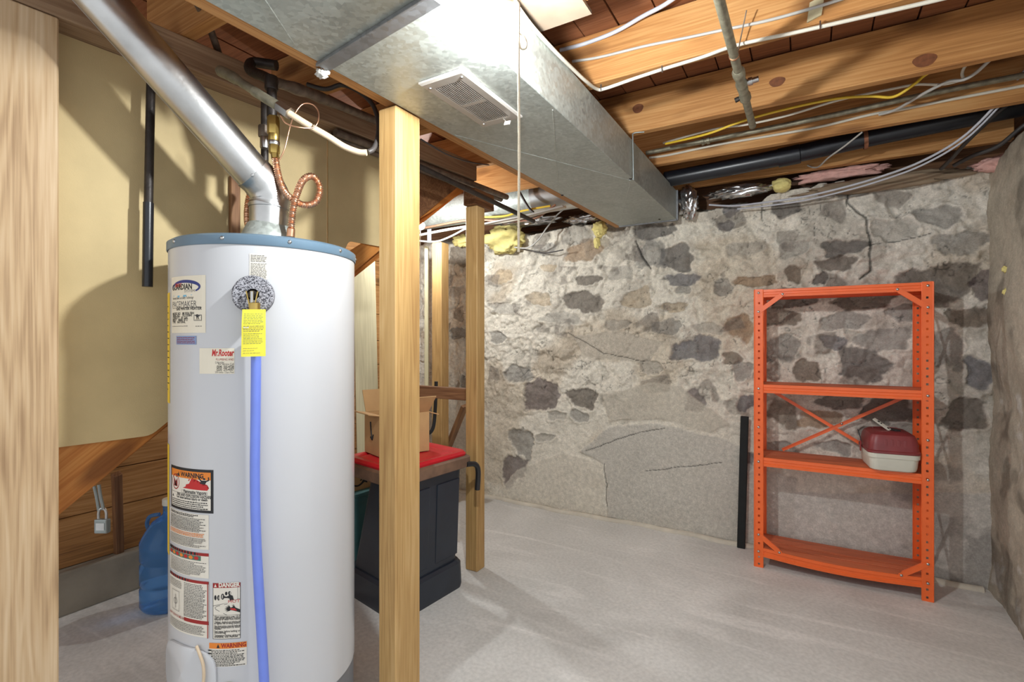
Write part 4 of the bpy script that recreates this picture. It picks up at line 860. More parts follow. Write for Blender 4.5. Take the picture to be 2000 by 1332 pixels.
p = D(1013, 40, 1.20); b = MB(); b.tube([(BX.x+.012, BX.y+.006, 2.085), p+Vector((0, 0, .04)), p, D(1013, 150, 1.2), D(1014, 300, 1.2), D(1013, 420, 1.2), D(1013, 492, 1.2)], .0030, M['string'], 8, 5, rf=lambda t, i: .0030+.0004*math.sin(i*2.6)); b.obj('pull_cord', lamp, smooth=60)
p = D(1018, 72, 1.2); b = MB(); b.tube([D(1014, 66, 1.2), D(1022, 70, 1.2), D(1028, 82, 1.2), D(1027, 94, 1.2), D(1018, 95, 1.2), D(1014, 84, 1.2)], .0022, M['string'], 8, 6); b.obj('cord_loop', lamp, smooth=60)
B2 = atY(822, 441, 2.62)
lamp2 = thing('pull_chain_light', 'small far bulb glowing beside the thick post near the back corner', 'light', (B2.x, B2.y, 2.24))
lampholder(lamp2, B2, 2.258, 2.12, .026, M['bulb2'])
b = MB(); b.tube([Vector((B2.x+.012, B2.y-.02, B2.z+.02)), Vector((B2.x+.012, B2.y-.02, B2.z-.3)), Vector((B2.x+.01, B2.y-.02, B2.z-.62))], .0022, M['string'], 6, 3); b.obj('pull_cord', lamp2, smooth=60)
def glow(name, loc, w, r, c):
    l = bpy.data.lights.new(name, 'POINT'); l.energy = w; l.shadow_soft_size = r; l.color = c
    o = bpy.data.objects.new(name, l); COL.objects.link(o); o.location = loc; return o
# ---- wiring on the joists (near face of a joist is at y = yj-.021)
fy = lambda px, py, y: atY(px, py, y)
J2 = 1.88-.021-.006; J3 = 2.41-.021-.006; J4 = 2.91-.021-.006; J5 = 3.36-.027
c3 = cable('white_cable', 'white cable following the duct edge and then the joist near the bulb', [atX(1006, 6, -.715), atX(1040, 52, -.713), atX(1082, 98, -.712), atX(1120, 136, -.712), atX(1146, 160, -.705), fy(1166, 174, J2-.012), fy(1182, 173, J2), fy(1240, 153, J2), fy(1295, 135, J2), fy(1370, 112, J2), fy(1440, 88, J2), fy(1560, 62, J2), fy(1700, 30, J2), fy(1830, 0, J2), fy(1960, -32, J2)], .0062, M['white_cable'])
cable('thick_white_cable', 'thick white cable sagging highest across the joist face', [fy(1094, 98, J2), fy(1140, 86, J2), fy(1200, 63, J2-.01), fy(1255, 32, J2-.03), fy(1300, 8, J2-.06), fy(1350, -28, J2-.10)], .0075, M['lilac_cable'])
cable('grey_cable', 'middle grey cable strung along the joist face above the white one', [fy(1118, 120, J2), fy(1170, 112, J2), fy(1260, 90, J2), fy(1340, 74, J2), fy(1420, 57, J2), fy(1500, 40, J2), fy(1580, 18, J2), fy(1650, -4, J2), fy(1720, -30, J2)], .0052, M['grey_cable'])
for (px, py) in ((1175, 172), (1294, 136), (1602, 50)):
    p = fy(px, py, J2); o = MB().obox(p+Vector((0, -.005, 0)), (.002, 0, .0006), (0, .004, 0), (0, 0, .011), M['hardware']).obj('cable_staple'); tag(o, {1175: 'staple holding the white cable nearest the duct', 1294: 'staple holding the white cable midway along the joist', 1602: 'staple holding the white cable far along the joist'}[px], 'staple', 'cable staples')
# capped pipe across the joists
gas = thing('capped_pipe', 'grey capped pipe with a valve hanging under the joists', 'pipe', (-.21, 1.9, 2.19))
gz = 2.20; ga = atZ(1397, -30, gz); gb = atZ(1470, 246, gz); gd = (gb-ga).normalized(); gl = (gb-ga).length
def gpt(t): return ga+(gb-ga)*t
def onpipe(px, py): q = atZ(px, py, gz); return (q-ga).dot(gd)/gl
t1, t2, t3, t4 = onpipe(1441, 140), onpipe(1447, 160), onpipe(1452, 190), onpipe(1430, 110)
b = MB(); b.tube([gpt(0), gpt(t1)], .0145, M['greypipe'], 16); b.obj('long_length', gas, smooth=50)
b = MB(); b.tube([gpt(t3-.02), gpt(1)], .0145, M['greypipe'], 16); b.obj('stub_length', gas, smooth=50)
b = MB(); b.tube([gpt(t1-.012), gpt(t1+.002), gpt(t1+.02), gpt(t2-.01), gpt(t2+.012), gpt(t3-.03), gpt(t3-.012), gpt(t3+.012), gpt(t3+.014)], .02, M['greypipe'], 16, 1, rf=lambda t, i: (.0155, .0215, .0215, .016, .021, .016, .0215, .0215, .0155)[i]); b.obj('valve_body', gas, smooth=30)
m_ = gpt(t2+.02); sidev = gd.cross(ZV)
if sidev.x < 0: sidev = -sidev
b = MB(); b.lathe([(.011, .0), (.011, .022), (.014, .023), (.014, .036), (.010, .037), (.010, .056), (.009, .057)], M['hardware'], m_, sidev+Vector((0, 0, .1)), 14); b.obj('side_plug', gas, smooth=30)
m_ = gpt(t3-.01); b = MB(); b.lathe([(.009, .0), (.009, .024), (.010, .024), (.010, .036)], M['black_iron'], m_, -sidev-Vector((0, 0, .3)), 8); b.obj('valve_key', gas, smooth=30)
b = MB(); b.lathe([(.0165, 0), (.0165, .006)], M['copper'], gpt(t4)-gd*.003, gd, 16); b.obj('hanger_ring', gas, smooth=30)
b = MB(); b.tube([gpt(t4)+Vector((.012, 0, .01)), atZ(1446, 78, gz+.06), atZ(1458, 20, gz+.14)], .0022, M['rustpipe'], 6, 3); b.obj('hanger_wire', gas, smooth=50)
# conduit and cables in the next bays
cd = thing('conduit', 'grey conduit with a coupling running beside the joist', 'conduit', fy(1620, 225, J4-.05))
cy_ = J4-.05; P = [fy(1262, 299, cy_), fy(1380, 275, cy_), fy(1500, 251, cy_), fy(1640, 222, cy_), fy(1760, 195, cy_), fy(1870, 172, cy_), fy(2060, 135, cy_)]
b = MB().tube(P, .0125, M['greypipe'], 14, 6); b.obj('conduit_tube', cd, smooth=60)
a = fy(1372, 277, cy_); c = fy(1390, 273, cy_); b = MB(); b.lathe([(.0185, -.004), (.0185, .008), (.015, .009), (.015, .022), (.019, .023), (.019, .036)], M['greypipe'], a, c-a, 14); b.obj('coupling', cd, smooth=30)
cable('white_cable', 'white cable stapled just below the grey conduit', [fy(1268, 308, J4), fy(1305, 303, J4), fy(1400, 283, J4), fy(1500, 266, J4), fy(1600, 248, J4), fy(1700, 224, J4), fy(1760, 214, J4), fy(1860, 194, J4), fy(2050, 158, J4)], .0065, M['white_cable'])
cm = 2.66
cable('white_cable', 'white cable emerging from the dark bay with the yellow one', [fy(1296, 279, cm+.1), fy(1320, 272, cm+.04), fy(1400, 251, cm), fy(1460, 243, cm), fy(1540, 225, cm), fy(1640, 195, cm), fy(1740, 174, cm), fy(1790, 165, cm), fy(1840, 165, cm), fy(1880, 156, cm)], .0055, M['white_cable'])
cable('yellow_cable', 'yellow cable rising to the underside of the broad knotty joist', [fy(1300, 281, cm+.05), fy(1380, 262, cm-.04), fy(1440, 240, cm-.05), fy(1500, 222, cm-.04), fy(1580, 203, cm-.04), fy(1640, 192, cm-.04), fy(1700, 188, cm-.04), fy(1745, 189, cm-.04), fy(1785, 165, cm-.06), fy(1805, 148, cm-.06), fy(1830, 133, cm-.10)], .0058, M['yellow_cable'])
cable('twisted_cable', 'dusty cable with a knotted loop below the knotty joist', [fy(1716, 224, J4-.02), fy(1750, 214, J4-.04), fy(1800, 185, cm+.05), fy(1850, 160, cm-.02), fy(1880, 156, cm-.03), fy(1905, 143, cm-.05), fy(1940, 112, cm-.1), fy(1970, 95, cm-.12)], .0065, M['grey_cable'])
cable('cable_loop', 'small white loop tied on the dusty cable', [fy(1884, 157, cm), fy(1879, 145, cm-.02), fy(1884, 131, cm-.04), fy(1896, 121, cm-.05), fy(1914, 114, cm-.07)], .0055, M['white_cable'])
dr = thing('drain_pipe', 'large black drain pipe between the last two joists', 'pipe', fy(1650, 282, 3.14))
P = [fy(1299, 351, 3.14), fy(1440, 324, 3.14), fy(1545, 303, 3.14), fy(1700, 268, 3.14), fy(1860, 235, 3.14), fy(2080, 190, 3.14)]
b = MB(); b.tube(P, .046, M['abs'], 24, 4); b.obj('pipe_run', dr, smooth=60)
a = fy(1520, 309, 3.14); c = fy(1562, 300, 3.14); b = MB(); b.lathe([(.051, 0), (.051, (c-a).length), (.046, (c-a).length+.004)], M['abs'], a, c-a, 28); b.obj('hub', dr, smooth=40)
a = fy(1690, 272, 3.14); dd = (P[3]-P[2]).normalized(); q1 = dd.orthogonal().normalized(); q2 = dd.cross(q1)
b = MB(); V = []
for k in range(33):
    an = 2*pi*k/32; o_ = q1*math.cos(an)+q2*math.sin(an); V += [a+o_*.049-dd*.009, a+o_*.049+dd*.009]
b.add(V, [(2*k, 2*k+1, 2*k+3, 2*k+2) for k in range(32)], M['rust']); b.obj('pipe_strap', dr)
cable('stray_wire', 'short bent wire dangling from the joist in front of the drain pipe', [fy(1684, 258, 2.93), fy(1650, 285, 3.0), fy(1618, 308, 3.1), fy(1600, 325, 3.25), fy(1588, 327, 3.32), fy(1577, 323, 3.33)], .0042, M['grey_cable'], 'wire')
tw = 3.30
cable('pale_flat_cable', 'pale double cable sagging from the upper right down across the stone wall', [fy(2040, 95, 2.84), fy(2000, 140, 2.88), fy(1950, 200, 2.93), fy(1880, 268, 3.0), fy(1800, 315, 3.1), fy(1720, 345, 3.19), fy(1640, 368, 3.25), fy(1560, 386, 3.29), fy(1480, 397, 3.32), fy(1430, 402, 3.34), fy(1385, 400, 3.35)], .0058, M['lilac_cable'])
cable('pale_flat_cable', 'second strand of the pale sagging cable, just behind the first', [fy(2042, 102, 2.855), fy(2002, 147, 2.895), fy(1952, 207, 2.945), fy(1882, 275, 3.015), fy(1802, 322, 3.115), fy(1722, 352, 3.205), fy(1642, 375, 3.265), fy(1562, 393, 3.305), fy(1482, 404, 3.33), fy(1440, 408, 3.345)], .0048, M['lilac_cable'])
cable('dark_cable', 'dark cable dropping behind the pale sagging one onto the wall top', [fy(2040, 150, 2.96), fy(1985, 190, 2.99), fy(1935, 232, 3.02), fy(1890, 275, 3.06), fy(1858, 310, 3.2), fy(1838, 330, 3.30)], .009, M['dark_cable'])
cable('dark_cable', 'thicker dark cable, lowest of those at the upper right corner', [fy(2050, 215, 3.10), fy(2000, 245, 3.13), fy(1950, 285, 3.2), fy(1905, 302, 3.25), fy(1880, 314, 3.28), fy(1862, 324, 3.30)], .010, M['dark_cable'])
# ---- left rear bay: pipes, cables, round duct
rd = thing('round_duct', 'silver round duct in the back bay behind the slim post', 'duct', (-2.0, 3.13, 2.16))
b = MB(); b.tube([(-2.95, 3.13, 2.265), (-2.3, 3.13, 2.265), (-1.62, 3.13, 2.265)], .112, M['duct'], 40, 1); b.obj('duct_tube', rd, smooth=60)
b = MB(); b.tube([(-1.64, 3.13, 2.265), (-1.12, 3.13, 2.265)], .115, M['steel'], 40, 1); b.obj('sleeve', rd, smooth=60)
cable('steel_pipe', 'thin dark pipe running overhead past the top of the slim post', [atX(800, 316, -1.47), atX(1042, 432, -1.47)], .013, M['black_iron'], 'pipe', 1, 12)
ry = 3.20
for (pts, r, m, l) in (([(815, 447), (840, 443), (914, 430), (980, 431), (1040, 428), (1085, 400)], .008, 'red_cable', 'brown cable under the round silver duct, topmost'),
    ([(815, 460), (860, 451), (914, 442), (1000, 430), (1060, 415), (1105, 404)], .010, 'white_cable', 'white cable under the round silver duct, below the brown one'),
    ([(815, 470), (850, 472), (880, 462), (914, 445), (960, 434), (1030, 420), (1100, 402)], .007, 'grey_cable', 'grey cable drooping over the brown post top'),
    ([(940, 424), (985, 422), (1020, 412), (1075, 402)], .007, 'yellow_cable', 'yellow cable right of the slim post'),
    ([(1110, 402), (1088, 420), (1068, 445), (1050, 470), (1030, 484), (1005, 483)], .0055, 'grey_cable', 'pale cable drooping from the duct end to the yellow insulation'),
    ([(1008, 484), (1040, 490), (1066, 494), (1100, 488)], .0045, 'dark_cable', 'dark cable lying along the top of the stone wall under the yellow insulation')):
    yy = {.0055: 3.31, .0045: 3.36, .008: 2.995, .010: 2.965, .007: 2.93 if 'yellow' not in l else 3.0}[r]; cable('cable', l, [fy(px, py, yy) for px, py in pts], r, M[m], 'cable', 6)
cable('thin_wire', 'thin dusty wire sagging left of the duct beam behind the thick post', [D(822, 272, 1.95), D(870, 300, 2.1), D(915, 316, 2.3), D(955, 322, 2.5)], .003, M['dark_cable'], 'wire')
cable('hanging_rod', 'short dark rod dangling under the duct beam by the cord', [fy(1013, 372, 2.96), fy(1032, 405, 2.98), fy(1042, 415, 2.985)], .009, M['dark_cable'], 'rod', 3)
p = atZ(634, 134, 2.03); o = blob('lint_tuft', p+Vector((-.012, 0, -.010)), (.016, .014, .012), M['webby'], 31, amp=.7, freq=10, sub=3); tag(o, 'white lint tuft caught on the duct edge above the beige hose', 'lint')
a_ = fy(1580, 34, J2+.004); c_ = fy(1606, 2, J2+.004); o = MB().obox((a_+c_)/2, (.020, 0, .006), (0, .004, 0), (.004, 0, .030), M['palewood']).obj('wood_shim'); tag(o, 'pale wood shim on the joist face by the upper cables', 'shim')
# ---- insulation on the wall top
def chunk(name, label, px, py, y, r, m, seed, cat='insulation', **k):
    p = fy(px, py, y); o = blob(name, p, r, M[m], seed, **k); tag(o, label, cat); return o
chunk('foam_insulation', 'yellow foam insulation lump right of the slim post', 985, 468, 3.38, (.17, .06, .10), 'foam', 1)
chunk('foam_insulation', 'small yellow foam tuft near the duct beam end', 1172, 448, 3.37, (.05, .04, .05), 'foam', 2)
chunk('foam_insulation', 'yellow foam dab hanging on the stone under the duct beam', 1166, 474, 3.40, (.022, .02, .04), 'foam', 3)
chunk('foam_insulation', 'yellow foam lump behind the brown post top', 905, 470, 3.40, (.10, .05, .05), 'foam', 12)
chunk('foam_insulation', 'yellow foam plug at the end of the foil batt', 1526, 362, 3.38, (.052, .05, .040), 'foam', 4, amp=.15)
chunk('foil_insulation', 'crumpled foil facing above the yellow foam lump', 1030, 432, 3.40, (.24, .05, .04), 'foil', 5, amp=.45, freq=9)
chunk('foil_insulation', 'crumpled foil strip on the wall top left of the duct end', 1135, 428, 3.41, (.12, .04, .03), 'foil', 13, amp=.45, freq=9)
chunk('foil_insulation', 'crumpled foil batt on the wall top under the last joist', 1445, 374, 3.38, (.17, .05, .035), 'foil', 6, amp=.4, freq=9)
chunk('foil_duct', 'crumpled silver foil duct wrap beside the duct end', 1345, 395, 3.34, (.055, .06, .10), 'foil', 7, amp=.35, freq=8)
chunk('pink_insulation', 'pink fibreglass batt edge under the last joist', 1640, 339, 3.42, (.22, .04, .03), 'pink', 8, amp=.4)
chunk('pink_insulation', 'pink fibreglass scrap in the upper right corner', 1965, 318, 3.38, (.12, .05, .04), 'pink', 9, amp=.4)
chunk('kraft_insulation', 'grey paper-faced batt lying along the wall top', 1725, 357, 3.40, (.36, .045, .040), 'kraft', 10, amp=.3)
for (px, py, l) in ((1963, 526, 'upper yellow foam dab on the right wall by the corner'), (1964, 570, 'lower yellow foam dab on the right wall by the corner')):
    p = atX(px, py, .785); o = blob('foam_dab', p, (.012, .012, .014), M['foam'], px, amp=.5, freq=10, sub=3); tag(o, l, 'foam')
# ================================================================== BIN AND BOXES
ra = math.radians(9); BR = Vector((math.sin(ra)*.55, math.cos(ra), 0)).normalized(); BL = Vector((-math.cos(ra), math.sin(ra)*1.3, 0)).normalized()
BC = Vector((-1.575, 1.675, 0))
def bb(l, r, z): return BC+BL*l+BR*r+ZV*z
can = thing('rubbish_bin', 'black plastic bin with a red lid behind the thick post', 'bin', bb(.22, .24, 0))
def ring(l0, l1, r0, r1, z, rad=.04, n=5):
    out = []
    for (lc, rc, a0) in ((l1-rad, r1-rad, 0), (l0+rad, r1-rad, pi/2), (l0+rad, r0+rad, pi), (l1-rad, r0+rad, 1.5*pi)):
        for k in range(n+1):
            a = a0+pi/2*k/n; out.append(bb(lc+rad*math.cos(a), rc+rad*math.sin(a), z))
    return out
def loft(rings, m, name, parent, smooth=35, cap=True):
    b = MB(); n = len(rings[0]); V = [p for r in rings for p in r]
    F = [(i*n+k, i*n+(k+1) % n, (i+1)*n+(k+1) % n, (i+1)*n+k) for i in range(len(rings)-1) for k in range(n)]
    if cap: F += [tuple(reversed(range(n))), tuple((len(rings)-1)*n+k for k in range(n))]
    b.add(V, F, m); return b.obj(name, parent, smooth=smooth)
loft([ring(.0, .44, .0, .45, .0), ring(-.004, .444, -.004, .454, .02), ring(.0, .44, .0, .45, .125), ring(.012, .43, .012, .44, .14)], M['bin'], 'base', can)
loft([ring(.022, .41, .02, .43, .12), ring(.004, .225, -.005, .45, .605), ring(.0, .22, -.01, .455, .64)], M['bin'], 'body', can)
b = MB()
for k in range(2):
    r0 = .05+.21*k; b.hexa([bb(.018, r0, .17), bb(.018, r0+.16, .17), bb(.03, r0+.16, .17), bb(.03, r0, .17), bb(.0, r0, .56), bb(.0, r0+.16, .56), bb(.012, r0+.16, .56), bb(.012, r0, .56)], M['bin'])
b.obj('side_panel', can, bevel=.004)
loft([ring(-.03, .40, -.04, .485, .615), ring(-.036, .41, -.046, .492, .62), ring(-.034, .41, -.044, .49, .665), ring(-.02, .40, -.03, .48, .672)], M['binrim'], 'rim', can)['label'] = 'dark rim with a brown reflection in its colour'
loft([ring(-.012, .405, -.022, .475, .668), ring(-.014, .41, -.024, .478, .682), ring(-.004, .40, -.014, .468, .694), ring(.02, .38, .012, .44, .692), ring(.035, .365, .027, .425, .684), ring(.06, .34, .05, .40, .692)], M['red'], 'lid', can)['label'] = 'red lid'
b = MB(); b.tube([bb(-.03, .44, .63), bb(-.04, .50, .62), bb(-.04, .525, .58), bb(-.03, .53, .48)], .014, M['blackp'], 10, 5); b.obj('handle', can, smooth=60)
def carton(name, label, c, ux, uy, h, m, flaps=True, rot=0, mark=False):
    t = thing(name, label, 'box', c); c = Vector(c); a = Vector((math.cos(rot), math.sin(rot), 0)); q = Vector((-a.y, a.x, 0))
    b = MB(); T = .003; b.obox(c+ZV*T, a*ux, q*uy, ZV*T, m)
    for s in (1, -1):
        b.obox(c+a*s*ux+ZV*h/2, a*T, q*uy, ZV*h/2, m); b.obox(c+q*s*uy+ZV*h/2, a*ux, q*T, ZV*h/2, m)
    b.obj('carton_body', t)
    if flaps:
        for s, tl in ((1, .5), (-1, .9)):
            b = MB(); hz = c+a*s*ux+ZV*h; d = a*s*math.cos(tl)*.5+ZV*math.sin(tl); d.normalize(); b.obox(hz+d*uy*.45, d*uy*.45, q*uy*.98, d.cross(q)*T*.7, m); b.obj('flap', t)
            b = MB(); hz = c+q*s*uy+ZV*h; d = q*s*.9+ZV*(.15-.9*tl*(s > 0)); d.normalize(); b.obox(hz+d*ux*.35, d*ux*.35, a*ux*.96, d.cross(a)*T*.7, m); b.obj('flap', t)
    else:
        b = MB(); b.obox(c+ZV*h, a*ux, q*uy, ZV*T*.6, m); b.obj('top', t); b = MB(); b.obox(c+ZV*(h+.0022), a*ux, q*.025, ZV*.0006, M['card_dark']); b.obj('packing_tape', t)
    return t, a, q
bx, a, q = carton('cardboard_box', 'open cardboard box with raised flaps sitting on the red bin lid', bb(.27, .21, .697), .095, .13, .20, M['card'], True, -.35)
f_ = bb(.27, .21, .697)-q*.1335; b = MB()
b.tube([f_-q*.001-a*.02+ZV*.16, f_-q*.001-a*.012+ZV*.11, f_-q*.001+a*.0+ZV*.075], .004, M['ink'], 6, 3); b.tube([f_-q*.001-a*.02+ZV*.085, f_-q*.001+a*.0+ZV*.072, f_-q*.001+a*.012+ZV*.10], .003, M['ink'], 6, 3); b.obj('printed_arrow', bx)
tote = thing('storage_tote', 'teal plastic tote beside the bin, under the shipping box', 'tote', (-2.25, 2.12, 0))
TC = Vector((-2.25, 2.12, 0))
def tring(sx, sy, z, r=.03, n=4):
    o = []
    for (cx, cy, a0) in ((sx-r, sy-r, 0), (-sx+r, sy-r, pi/2), (-sx+r, -sy+r, pi), (sx-r, -sy+r, 1.5*pi)):
        for k in range(n+1): aa = a0+pi/2*k/n; o.append(TC+Vector((cx+r*math.cos(aa), cy+r*math.sin(aa), z)))
    return o
loft([tring(.15, .20, 0), tring(.17, .225, .40), tring(.185, .24, .402), tring(.185, .24, .425), tring(.17, .225, .427)], M['teal'], 'tub', tote)
loft([tring(.19, .245, .428), tring(.192, .247, .432), tring(.19, .245, .446), tring(.16, .21, .452)], M['teal'], 'lid', tote)
sb, a, q = carton('shipping_box', 'small brown shipping box with a curved arrow mark on the teal tote', (-2.22, 2.06, .453), .13, .17, .115, M['card'], False, -.12)
f_ = Vector((-2.22, 2.06, .453))
A = Art(.3, .1); A.stroke([(-.055+.07*t, -.012-.022*math.sin(pi*min(1, t*1.02))) for t in np.linspace(0, 1, 12)], .010, M['ink'], lambda t: .5+.7*t); A.poly([(.0, -.014), (.024, .008), (.028, -.03)], M['ink']); A.ell(-.012, .012, .02, .02, M['ink'], -1.4, 1.9, .007)
for k in (0, 1): A.rect(.052+.014*k, -.02, .058+.014*k, .018, M['ink']); A.poly([(.050+.014*k, .014), (.060+.014*k, .014), (.055+.014*k, .024)], M['ink'])
A.build('printed_mark', sb, lambda u, v, l: f_+a*.1337+q*(u*1.3-.085)+ZV*(.058+v)+a*l*.0004)
cable('rubber_strap', 'black rubber strap hanging in a loop behind the wooden rail', [D(818, 790, 3.2), D(822, 830, 3.2), D(835, 846, 3.2), D(846, 835, 3.2), D(850, 800, 3.2), D(852, 745, 3.2)], .012, M['blackp'], 'strap')

# ================================================================== SHELF UNIT
SX0, SX1, SY0, SY1, SH = -.262, .520, 3.125, 3.372, 1.548
unit = thing('shelving_unit', 'orange slotted metal shelving unit standing against the stone wall', 'shelving unit', ((SX0+SX1)/2, (SY0+SY1)/2, 0))
FW = .044; T = .0022
def upright(x, y, sx, sy):
    """angle post: corner at x,y, flanges running inward; punched with holes"""
    b = MB(); step = .0508/1.33; hw = .0048; n = int(SH/step)
    for axis in (0, 1):
        s = sx if axis == 0 else sy
        def pt(u, z, o): return (x+s*u, y+sy*o, z) if axis == 0 else (x+sx*o, y+s*u, z)
        us = [0, FW*.55-hw, FW*.55+hw, FW]; zs = [0]
        for k in range(n): zc = step*(k+.5); zs += [zc-hw*1.1, zc+hw*1.1]
        zs.append(SH); nz = len(zs); V = []; F = []
        for o in (0, T):
            for z in zs: V += [pt(u, z, o) for u in us]
        for i in range(nz-1):
            for j in range(3):
                if j == 1 and i % 2 == 1:
                    q_ = [i*4+j, i*4+j+1, i*4+4+j+1, i*4+4+j]   # hole: walls between the two skins
                    for e in range(4): F.append((q_[e], q_[(e+1) % 4], q_[(e+1) % 4]+nz*4, q_[e]+nz*4))
                    continue
                q_ = (i*4+j, i*4+j+1, i*4+4+j+1, i*4+4+j); F += [q_, tuple(reversed([v+nz*4 for v in q_]))]
        for i in range(nz-1):
            for j in (0, 3): F.append((i*4+j, i*4+4+j, i*4+4+j+nz*4, i*4+j+nz*4))
        for j in range(3):
            for i in (0, nz-1): F.append((i*4+j, i*4+j+1, i*4+j+1+nz*4, i*4+j+nz*4))
        b.add(V, F, M['orange'])
        # rolled lip along the free edge
    lip = MB()
    b.tube([(x+sx*FW, y+sy*.002, .002), (x+sx*FW, y+sy*.002, SH-.002)], .0026, M['orange'], 8); b.tube([(x+sx*.002, y+sy*FW, .002), (x+sx*.002, y+sy*FW, SH-.002)], .0026, M['orange'], 8); b.tube([(x+sx*.001, y+sy*.001, .002), (x+sx*.001, y+sy*.001, SH-.002)], .003, M['orange'], 8)
    b.obj('upright', unit, smooth=40)
for x, sx in ((SX0, 1), (SX1, -1)):
    for y, sy in ((SY0, 1), (SY1, -1)): upright(x, y, sx, sy)
def shelf(z1, lip, sag=0, under=False, dusty=True):
    x0, x1, y0, y1 = SX0+.005, SX1-.005, SY0+.003, SY1-.004
    z0 = z1-lip; n = 24; b = MB(); m = M['orange_dusty' if dusty else 'orange']; V = []
    prof = [(y0+.010, z0+.001), (y0+.010, z0), (y0, z0), (y0-.0005, z0+lip*.3), (y0+.003, z0+lip*.36), (y0+.003, z0+lip*.62), (y0-.0005, z0+lip*.68), (y0, z1), (y0+.003, z1+.001), (y1-.003, z1+.001), (y1, z1), (y1, z0), (y1-.010, z0)]
    k = len(prof)
    for i in range(n+1):
        t = i/n; x = x0+(x1-x0)*t; s = sag*math.sin(pi*t)
        V += [(x, y-(s*.9 if y < y0+.02 else 0), z-s*(1 if y < y0+.02 else .3)) for y, z in prof]
    F = [(i*k+j, i*k+j+1, (i+1)*k+j+1, (i+1)*k+j) for i in range(n) for j in range(k-1)]; b.add(V, F, M['orange'])
    for q_ in range(len(b.F)):
        if q_ % (k-1) in (8,): b.I[q_] = b.mi(m)
    # end lips
    for x in (x0, x1): b.add([(x, y0, z0), (x, y1, z0), (x, y1, z1), (x, y0, z1)], [(0, 1, 2, 3)], M['orange'])
    if dusty:   # rolled stiffening beads along the deck
        for f in (.25, .5, .75):
            y = y0+(y1-y0)*f; b.tube([(x0+.02, y, z1+.0005), ((x0+x1)/2, y, z1-sag*.5), (x1-.02, y, z1+.0005)], .0016, m, 6, 4)
    return b.obj('shelf', unit, smooth=30)
shelf(1.545, .042, dusty=False); shelf(1.018, .046); shelf(.612, .048); shelf(.112, .048, sag=.016)
def gusset(x, z, sx, sz, L=.105, y=None):
    y = SY0-.002 if y is None else y; a = Vector((x+sx*.022, y, z+sz*L)); c = Vector((x+sx*(L+.035), y, z+sz*.012)); d = (c-a).normalized(); w = Vector((0, 1, 0)).cross(d)*.0115
    b = MB(); b.obox((a+c)/2, (c-a)*.56, w, (0, .0012, 0), M['orange']); b.obox((a+c)/2+w*(1 if w.z*sz > 0 else -1)+Vector((0, .006, 0)), (c-a)*.42, w*.1, (0, .006, 0), M['orange']); b.obj('corner_brace', unit)
    for p in (a, c): bolt(p+Vector((0, -.0015, 0)))
def bolt(p, ax=(0, -1, 0)):
    b = MB(); b.lathe([(.0068, 0), (.0062, .0025), (.0035, .0042), (.0005, .0046)], M['hardware'], p, ax, 12); b.obj('bolt', unit, smooth=60)
gusset(SX0, 1.528, 1, -1); gusset(SX1, 1.528, -1, -1); gusset(SX0, .092, 1, 1, .09); gusset(SX1, .092, -1, 1, .09)
for x in (SX0+.022, SX1-.022):
    for z in (1.528, .995, .78, .588, .088): bolt((x, SY0-.0012, z))
yb = SY1-.006
def flatbar(name, p, q, w=.017, m='orange', off=(0, 1, 0)):
    p, q = Vector(p), Vector(q); d = (q-p).normalized(); n_ = Vector(off); s = d.cross(n_).normalized()
    b = MB(); b.obox((p+q)/2, (q-p)/2, s*w/2, n_*.001, M[m]); b.obox((p+q)/2+s*w/2-n_*.004, (q-p)/2, s*.001, n_*.005, M[m]); b.obj(name, unit)
flatbar('cross_brace', (SX0+.045, yb-.004, .985), (SX1-.16, yb-.004, .625)); flatbar('cross_brace', (SX0+.13, yb-.010, .622), (SX1-.045, yb-.010, .985))
pm = Vector(((SX0+SX1)/2+.03, yb-.012, .80)); bolt(pm)
for x, o in ((SX0+.004, -.0), (SX1-.004, 0)):
    for za, zb in ((1.50, 1.05), (.985, .63), (.57, .13)):
        flatbar('side_brace', (x, SY0+.03, za), (x, SY1-.03, zb), .015, off=(1, 0, 0)); flatbar('side_brace', (x+.003, SY1-.03, za), (x+.003, SY0+.03, zb), .015, off=(1, 0, 0))

# ================================================================== TOOLBOX ON THE SHELF
bz = .616; bxc = .352; byc = 3.205
bt = thing('toolbox', 'small maroon and off-white plastic box on the third shelf of the orange unit', 'toolbox', (bxc, byc, bz))
rt = math.radians(6)
def tb(u, v, z): return Vector((bxc+u*math.cos(rt)-v*math.sin(rt), byc+u*math.sin(rt)+v*math.cos(rt), bz+z))
def bring(su, sv, z, r=.035, n=6, dv=0):
    o = []
    for (cu, cv, a0) in ((su-r, sv-r, 0), (-su+r, sv-r, pi/2), (-su+r, -sv+r, pi), (su-r, -sv+r, 1.5*pi)):
        for k in range(n+1): aa = a0+pi/2*k/n; o.append(tb(cu+r*math.cos(aa), cv+r*math.sin(aa)+dv, z))
    return o
loft([bring(.085, .105, .0), bring(.094, .114, .006), bring(.098, .118, .02), bring(.102, .122, .066), bring(.107, .127, .0665), bring(.108, .128, .088), bring(.105, .125, .089)], M['offwhite'], 'tub', bt)
loft([bring(.107, .127, .089), bring(.110, .130, .090), bring(.110, .130, .100), bring(.105, .125, .104), bring(.102, .121, .13), bring(.098, .116, .160), bring(.090, .108, .178), bring(.074, .092, .189), bring(.05, .065, .192)], M['maroon'], 'lid', bt, 30); LID = bpy.data.objects[[o.name for o in bt.children if o.name.startswith('lid')][0]]
